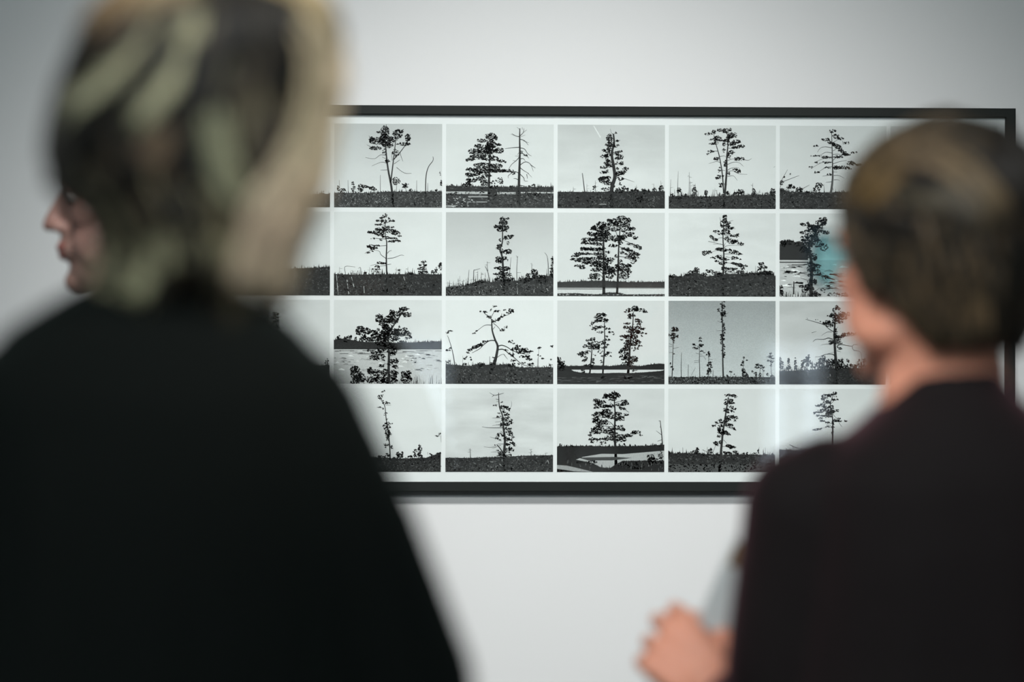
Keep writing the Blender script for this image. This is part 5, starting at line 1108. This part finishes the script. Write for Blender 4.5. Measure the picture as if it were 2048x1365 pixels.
# ================================================================== person 2: swept-up brown hair, glasses, right foreground
D2 = 2.33
g2 = at(1880, 700, D2); G2 = Vector((g2.x, g2.y, 0))
h2 = at(1868, 514, D2)
HY2 = 36
T2 = Matrix.Translation(h2) @ Matrix.Rotation(math.radians(HY2), 4, 'Z') @ Matrix.Rotation(math.radians(-3), 4, 'X')
J2 = std_joints(G2, 1.61, 10, at(1890, 745, D2 - .0), at(0, 985, D2).z, .135)
J2['ls'] = at(1612, 1010, D2); J2['rs'] = at(2168, 1010, D2)
J2['le'] = at(1560, 1440, D2 + .02)
J2['lw'] = at(1446, 1400, D2 + .17)
J2['lhand'] = (Vector((-.62, .25, .62)), Vector((-.25, -.9, .35)), 1, (62, 70, 40))
J2['re'] = at(2230, 1440, D2 + .02); J2['rw'] = at(2160, 1650, D2 + .2)
root2, O2 = person('person', 'person with short swept-up brown hair and blue-tinted glasses in a dark coat, at the right', G2, 1.61, 10, T2, J2, (.80, .35, .235), None, None, 2, voxel=.0035)
R2 = [ringpx(D2, 733, 1800, 1992, .052, .056), ringpx(D2, 765, 1790, 2010, .06, .064), ringpx(D2, 800, 1765, 2045, .075, .08), ringpx(D2, 850, 1712, 2110, .09, .10), ringpx(D2, 900, 1650, 2165, .10, .115), ringpx(D2, 960, 1610, 2190, .115, .125),
      ringpx(D2, 1100, 1600, 2200, .125, .13), ringpx(D2, 1300, 1590, 2200, .13, .13), ringpx(D2, 1700, 1560, 2230, .15, .15), ringpx(D2, 2200, 1520, 2270, .17, .17), ringpx(D2, 2900, 1480, 2310, .19, .19)]
sl2 = [([at(1660, 975, D2), at(1607, 1020, D2)], [.052, .060]), ([at(1607, 1020, D2), at(1585, 1200, D2 + .01), J2['le']], [.060, .060, .060]), ([J2['le'], J2['lw'] + (J2['le'] - J2['lw']) * .22], [.056, .036]),
       ([at(2120, 975, D2), at(2173, 1020, D2)], [.052, .060]), ([at(2173, 1020, D2), at(2205, 1200, D2 + .01), J2['re']], [.060, .060, .060]), ([J2['re'], J2['rw']], [.058, .042])]
coat_build(root2, O2, M_COAT_B, R2, sl2, [(at(1895, 742, D2), (.05, .056, .02), 0)], seed=8, voxel=.006)

# ---- short swept hair built on the head's own axes
def short_hair(root, O, T, seed, table0, table1, cnt, r, rx=.079, ry=.099, rz=.097, cz=.034, nape=-.085, temple=.0, swirl=1.0, extra=None, puff=.012, shade=False):
    rnd = random.Random(seed); V = []; F = []; C = []
    ce = Vector((0, -.017, cz))
    def surf(az, el, off):
        # az 0 = back, +90 = right side; el angle above horizontal
        k = 1.0
        d = Vector((math.sin(az) * math.cos(el), -math.cos(az) * math.cos(el), math.sin(el)))
        back = max(0, math.cos(az))
        rr = Vector((rx, ry, rz))
        if el < 0: rr = Vector((rx * (1 - .10 * min(1, -el)), ry * (1 - .12 * min(1, -el) * back), rz * 2.0))
        p = ce + Vector((d.x * (rr.x + off), d.y * (rr.y + off), d.z * (rr.z + off)))
        return p, d
    def lowest(az):
        # hair line: high over the face, around the ear, low at the nape
        a = abs((az + math.pi) % (2 * math.pi) - math.pi)
        if a < math.radians(70): return nape
        if a < math.radians(97): return nape + (temple - nape) * (a - math.radians(70)) / math.radians(27)
        if a < math.radians(112): return temple
        return temple + (.065 - temple) * min(1, (a - math.radians(112)) / math.radians(28))
    def ok(p, az): return p.z > lowest(az) - .004
    # scalp shell
    S = Soft(); nU, nE = 40, 18; idx = {}
    for j in range(nE + 1):
        for i in range(nU):
            az = 2 * math.pi * i / nU; a = math.atan2(math.sin(az), math.cos(az)); lo = lowest(a)
            elo = math.asin(max(-.95, min(.8, (lo - cz) / (rz * (2.0 if lo < cz else 1)))))
            el = elo + (math.pi / 2 - elo) * j / nE
            p, d = surf(a, el, -.003); idx[i, j] = len(V); V.append(p); C.append((.028, .022, .015, 1))
    for j in range(nE):
        for i in range(nU): F.append((idx[i, j], idx[(i + 1) % nU, j], idx[(i + 1) % nU, j + 1], idx[i, j + 1]))
    for k in range(cnt):
        az0 = rnd.uniform(-math.pi, math.pi); el0 = math.asin(rnd.uniform(-.5, 1)); p, d = surf(az0, el0, 0)
        if not ok(p, az0): continue
        # direction: swept back from the forehead and sideways, downward at the nape
        ln = rnd.uniform(.05, .10); pts = []; nr = []; az, el = az0, el0; dirn = swirl * (1 if rnd.random() < .8 else -1)
        for i in range(9):
            off = puff * (.35 + .65 * math.sin(i / 8 * math.pi)) * max(.25, math.sin(max(el, -.2) + .5)) + rnd.uniform(-.0006, .0006) - (.006 if i in (0, 8) else 0)
            p, d = surf(az, el, off)
            if p.z < lowest(az) - .012: break
            pts.append(p); nr.append(d)
            st = ln / 8 / .09
            if el > .25:
                az += dirn * st * .75 / max(.35, math.cos(el)); el -= st * .35
            else: el -= st * .75; az += dirn * st * .3
        if len(pts) < 4: continue
        front = max(0, -math.cos(az0)) * max(0, math.sin(el0) + .3)
        c0 = pal(rnd, table1 if rnd.random() < .25 + front * .6 else table0)
        if shade and az0 > -.45 and az0 < 2.4 and el0 < .95: c0 = tuple(q * .22 for q in c0)  # lower right strands darkened, shade put into their colour
        c1 = tuple(q * 1.1 for q in c0)
        lock(V, F, C, pts, r, r * .6, c0, c1, normal=nr)
    if extra: extra(V, F, C, surf, rnd)
    V = [T @ Vector(v) for v in V]
    return mesh_obj('hair', V, F, M_HAIR, root, cols=C, origin=O)

def tress_at(V, F, C, T, D, cyc, pts, w, c0, c1, cnt=4, rx=.097, ry=.115, rz=.101, cz=.034, off=.0, yb=-1):
    """tresses laid over the head ellipsoid through given photo points"""
    Ti = T.inverted(); R = random.Random(int(pts[0][0])); P2 = [Vector(p) for p in pts]
    for k in range(cnt):
        o = (k - (cnt - 1) / 2) * w / cnt * 1.1; out = []; nr = []; ta = R.uniform(0, .25); tb = 1 - R.uniform(0, .2)
        for i in range(12):
            t = (ta + (tb - ta) * i / 11) * (len(P2) - 1); j = min(int(t), len(P2) - 2); u = t - j
            q = P2[j] * (1 - u) + P2[j + 1] * u; dv = (P2[min(j + 1, len(P2) - 1)] - P2[j]).normalized(); q = q + Vector((-dv.y, dv.x)) * o
            # intersect the view ray with the ellipsoid (local space)
            a = Ti @ CAM; b = Ti @ at(q.x, q.y, D); d = (b - a).normalized(); A = a - Vector((0, -.017, cz))
            s = Vector((1 / rx, 1 / ry, 1 / rz)); A = Vector((A.x * s.x, A.y * s.y, A.z * s.z)); dd = Vector((d.x * s.x, d.y * s.y, d.z * s.z))
            qa = dd.dot(dd); qb = 2 * A.dot(dd); qc = A.dot(A) - 1; disc = qb * qb - 4 * qa * qc
            tt = (-qb - math.sqrt(max(disc, 0))) / (2 * qa); p = a + d * tt; nn = (p - Vector((0, -.017, cz))).normalized()
            out.append(p + nn * (off + R.uniform(-.001, .001))); nr.append(nn)
        kk = R.choice((1.2, 1.0, .8, .35)); lock(V, F, C, out, w / FPX * D * 1.5 / cnt * .8, w / FPX * D / cnt * .6, tuple(x * kk for x in c0), tuple(x * kk for x in c1), normal=nr)

def extra2(V, F, C, surf, rnd):
    G = (.30, .19, .085); H_ = (.22, .14, .07); Dk = (.022, .018, .014)
    t = lambda pts, w, c0, c1, n=4, o=.0: tress_at(V, F, C, T2, D2, 0, pts, w, c0, c1, n, off=o)
    t([(1950, 262), (1880, 258), (1800, 300), (1740, 345), (1705, 400)], 80, (.10, .072, .045), (.13, .09, .045), 20)
    t([(1900, 290), (1840, 295), (1780, 330), (1720, 390), (1700, 440)], 70, (.13, .09, .055), (.25, .16, .065), 18)
    t([(1820, 280), (1880, 310), (1940, 350), (1985, 400), (2005, 460)], 56, (.22, .155, .09), (.22, .16, .09), 16)
    t([(1770, 370), (1850, 395), (1920, 390), (1975, 430), (1985, 500)], 60, (.08, .068, .045), (.09, .07, .045), 14)
    t([(1960, 270), (2010, 310), (2050, 370), (2070, 440)], 70, Dk, Dk, 10, .004)
    t([(1810, 350), (1850, 362), (1890, 365)], 26, Dk, Dk, 4, .004)
    t([(1720, 440), (1780, 450), (1860, 460)], 40, (.05, .04, .03), Dk, 6, .003)
    t([(1720, 440), (1760, 500), (1800, 570), (1850, 640)], 70, (.06, .045, .027), (.045, .037, .025), 14)
    t([(1700, 470), (1720, 520), (1760, 590), (1800, 660)], 44, (.10, .07, .04), (.08, .06, .04), 10)
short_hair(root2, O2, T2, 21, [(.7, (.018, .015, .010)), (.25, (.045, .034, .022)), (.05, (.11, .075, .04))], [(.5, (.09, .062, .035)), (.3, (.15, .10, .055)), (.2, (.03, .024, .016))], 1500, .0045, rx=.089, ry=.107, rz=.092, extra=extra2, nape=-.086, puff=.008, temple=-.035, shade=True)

# ---- glasses
M_RIM = mat('teal_acetate', (.012, .05, .075, 1), .2, .6, noise=(60, .2))
M_RIM.node_tree.nodes['Principled BSDF'].inputs['Transmission Weight'].default_value = .35
M_LENS = bpy.data.materials.new('blue_tinted_lens'); M_LENS.use_nodes = True
_nt = M_LENS.node_tree; _nt.nodes.clear()
_t = _nt.nodes.new('ShaderNodeBsdfTransparent'); _t.inputs[0].default_value = (.62, .86, .885, 1)
_g = _nt.nodes.new('ShaderNodeBsdfGlossy'); _g.inputs['Roughness'].default_value = .03
_m = _nt.nodes.new('ShaderNodeMixShader'); _m.inputs[0].default_value = .08
_o = _nt.nodes.new('ShaderNodeOutputMaterial'); _nt.links.new(_t.outputs[0], _m.inputs[1]); _nt.links.new(_g.outputs[0], _m.inputs[2]); _nt.links.new(_m.outputs[0], _o.inputs[0])
def torus_loop(V, F, pts, r, n=8, closed=True):
    m_ = len(pts); b0 = len(V)
    for i, p in enumerate(pts):
        d = (pts[(i + 1) % m_] - pts[i - 1]) if closed else (pts[min(i + 1, m_ - 1)] - pts[max(i - 1, 0)])
        d.normalize(); a = Vector((0, 0, 1)) if abs(d.z) < .9 else Vector((0, 1, 0)); x = (a - d * a.dot(d)).normalized(); y = d.cross(x)
        for k in range(n): ph = 2 * math.pi * k / n; V.append(p + x * r * math.cos(ph) + y * r * 1.3 * math.sin(ph))
    for i in range(m_ if closed else m_ - 1):
        for k in range(n): F.append((b0 + i * n + k, b0 + i * n + (k + 1) % n, b0 + ((i + 1) % m_) * n + (k + 1) % n, b0 + ((i + 1) % m_) * n + k))
def glasses(root, O, T):
    V = []; F = []; lens = []
    for s in (-1, 1):
        pts = []; c = Vector((s * .037, .110, .004))
        for i in range(28):
            t = 2 * math.pi * i / 28; x = .031 * math.copysign(abs(math.cos(t)) ** .8, math.cos(t)); z = .0275 * math.copysign(abs(math.sin(t)) ** .8, math.sin(t))
            pts.append(c + Vector((x, -.012 * (abs(c.x + x) / .07) ** 2, z)))
        torus_loop(V, F, pts, .0026)
        lens.append((c + Vector((0, -.004, 0)), pts))
        torus_loop(V, F, [Vector((s * .068, .099, .014)), Vector((s * .079, .090, .014)), Vector((s * .081, .04, .010)), Vector((s * .082, -.005, .006)), Vector((s * .080, -.03, -.018))], .0024, closed=False)
    torus_loop(V, F, [Vector((-.0075, .109, .006)), Vector((0, .1165, .009)), Vector((.0075, .109, .006))], .0026, closed=False)
    o = mesh_obj('glasses', [T @ v for v in V], F, M_RIM, root, origin=O)
    o['label'] = 'teal glasses with blue-tinted lenses'
    for c, pts in lens:
        n = len(pts); LV = []; LF = []
        for yo in (.0009, -.0009):
            LV.append(c + Vector((0, .0015 + yo, 0))); LV += [p + Vector((0, yo, 0)) for p in pts]
        for i in range(n):
            a, b = 1 + i, 1 + (i + 1) % n; LF += [(0, a, b), (n + 1, n + 1 + b, n + 1 + a), (a, n + 1 + a, n + 1 + b, b)]
        l = mesh_obj('lens', [T @ v for v in LV], LF, M_LENS, o, origin=O)
glasses(root2, O2, T2)

# ---- leaflet held in the left hand, a grey folded card
lw = J2['lw']
M_CARD = mat('grey_card', srgb(196, 202, 203), .5, .4, noise=(20, .05))
M_CARDPIC = mat('brown_print', srgb(120, 98, 66), .5, .4, noise=(90, .35))
lp = at(1472, 1170, D2 + .20)
lf = empty('leaflet', lp)
tag(lf, 'grey folded leaflet with a brown patch held upright beside the dark coat at right', 'leaflet')
def panel(name, mt, x0, x1, y0, y1, z0, z1, tilt, yaw):
    v, f = box_data(x0, x1, y0, y1, z0, z1)
    M = Matrix.Rotation(math.radians(yaw), 3, 'Z') @ Matrix.Rotation(math.radians(tilt), 3, 'Y')
    return mesh_obj(name, [M @ Vector(q) for q in v], f, mt, lf, smooth=False)
panel('cover', M_CARD, -.022, .055, 0, .0008, -.055, .046, 23, -8)
panel('inner_page', M_CARD, -.020, .055, .0018, .0026, -.054, .045, 23, -4)
pc = panel('cover_picture', M_CARDPIC, -.017, .045, -.0005, -.0001, .016, .042, 23, -8); pc['label'] = 'brown picture on the cover'

# ================================================================== person 3: face in profile, further away at the left
D3 = 3.10
h3 = at(83 + .1225 * FPX / D3, 396, D3)
T3 = Matrix.Translation(h3) @ Matrix.Rotation(math.radians(86), 4, 'Z') @ Matrix.Rotation(math.radians(-4), 4, 'X')
g3 = h3 + Vector((.05, .0, 0)); G3 = Vector((g3.x, g3.y, 0))
J3 = std_joints(G3, 1.68, 80, Vector((g3.x + .005, g3.y, h3.z - .175)), h3.z - .265, .135)
root3, O3 = person('person', 'person turned left in profile, mostly hidden behind the blonde head, nose and lips showing', G3, 1.68, 80, T3, J3, (.29, .17, .14), None, None, 3, voxel=.003)
def q3(x, y, z): return G3 + rotz(80) @ Vector((x, y, 0)) + Vector((0, 0, z))
S3 = Soft(); zs_ = J3['ls'].z
S3.loft([(0, 0, zs_ + .075, .058, .058, .058, .062), (0, 0, zs_ + .05, .10, .10, .075, .08), (0, 0, zs_ + .02, .15, .15, .09, .10), (0, 0, zs_ - .10, .17, .17, .115, .115), (0, 0, zs_ - .35, .165, .165, .12, .12), (0, 0, zs_ - .62, .185, .185, .14, .14), (0, 0, zs_ - .80, .19, .19, .15, .15)])
for i in range(len(S3.V)):
    v = S3.V[i]; S3.V[i] = q3(v.x, v.y, v.z)
for s in 'lr': S3.chain([J3[s + 's'], J3[s + 'e'], J3[s + 'w']], [.062, .056, .042])
S3.build('jacket', M_COAT_C, root3, O3, voxel=.008, smooth=6)
short_hair(root3, O3, T3, 33, [(.7, (.03, .026, .02)), (.3, (.06, .05, .035))], [(.6, (.05, .04, .03)), (.4, (.1, .08, .05))], 330, .0075, temple=-.01, puff=.012)
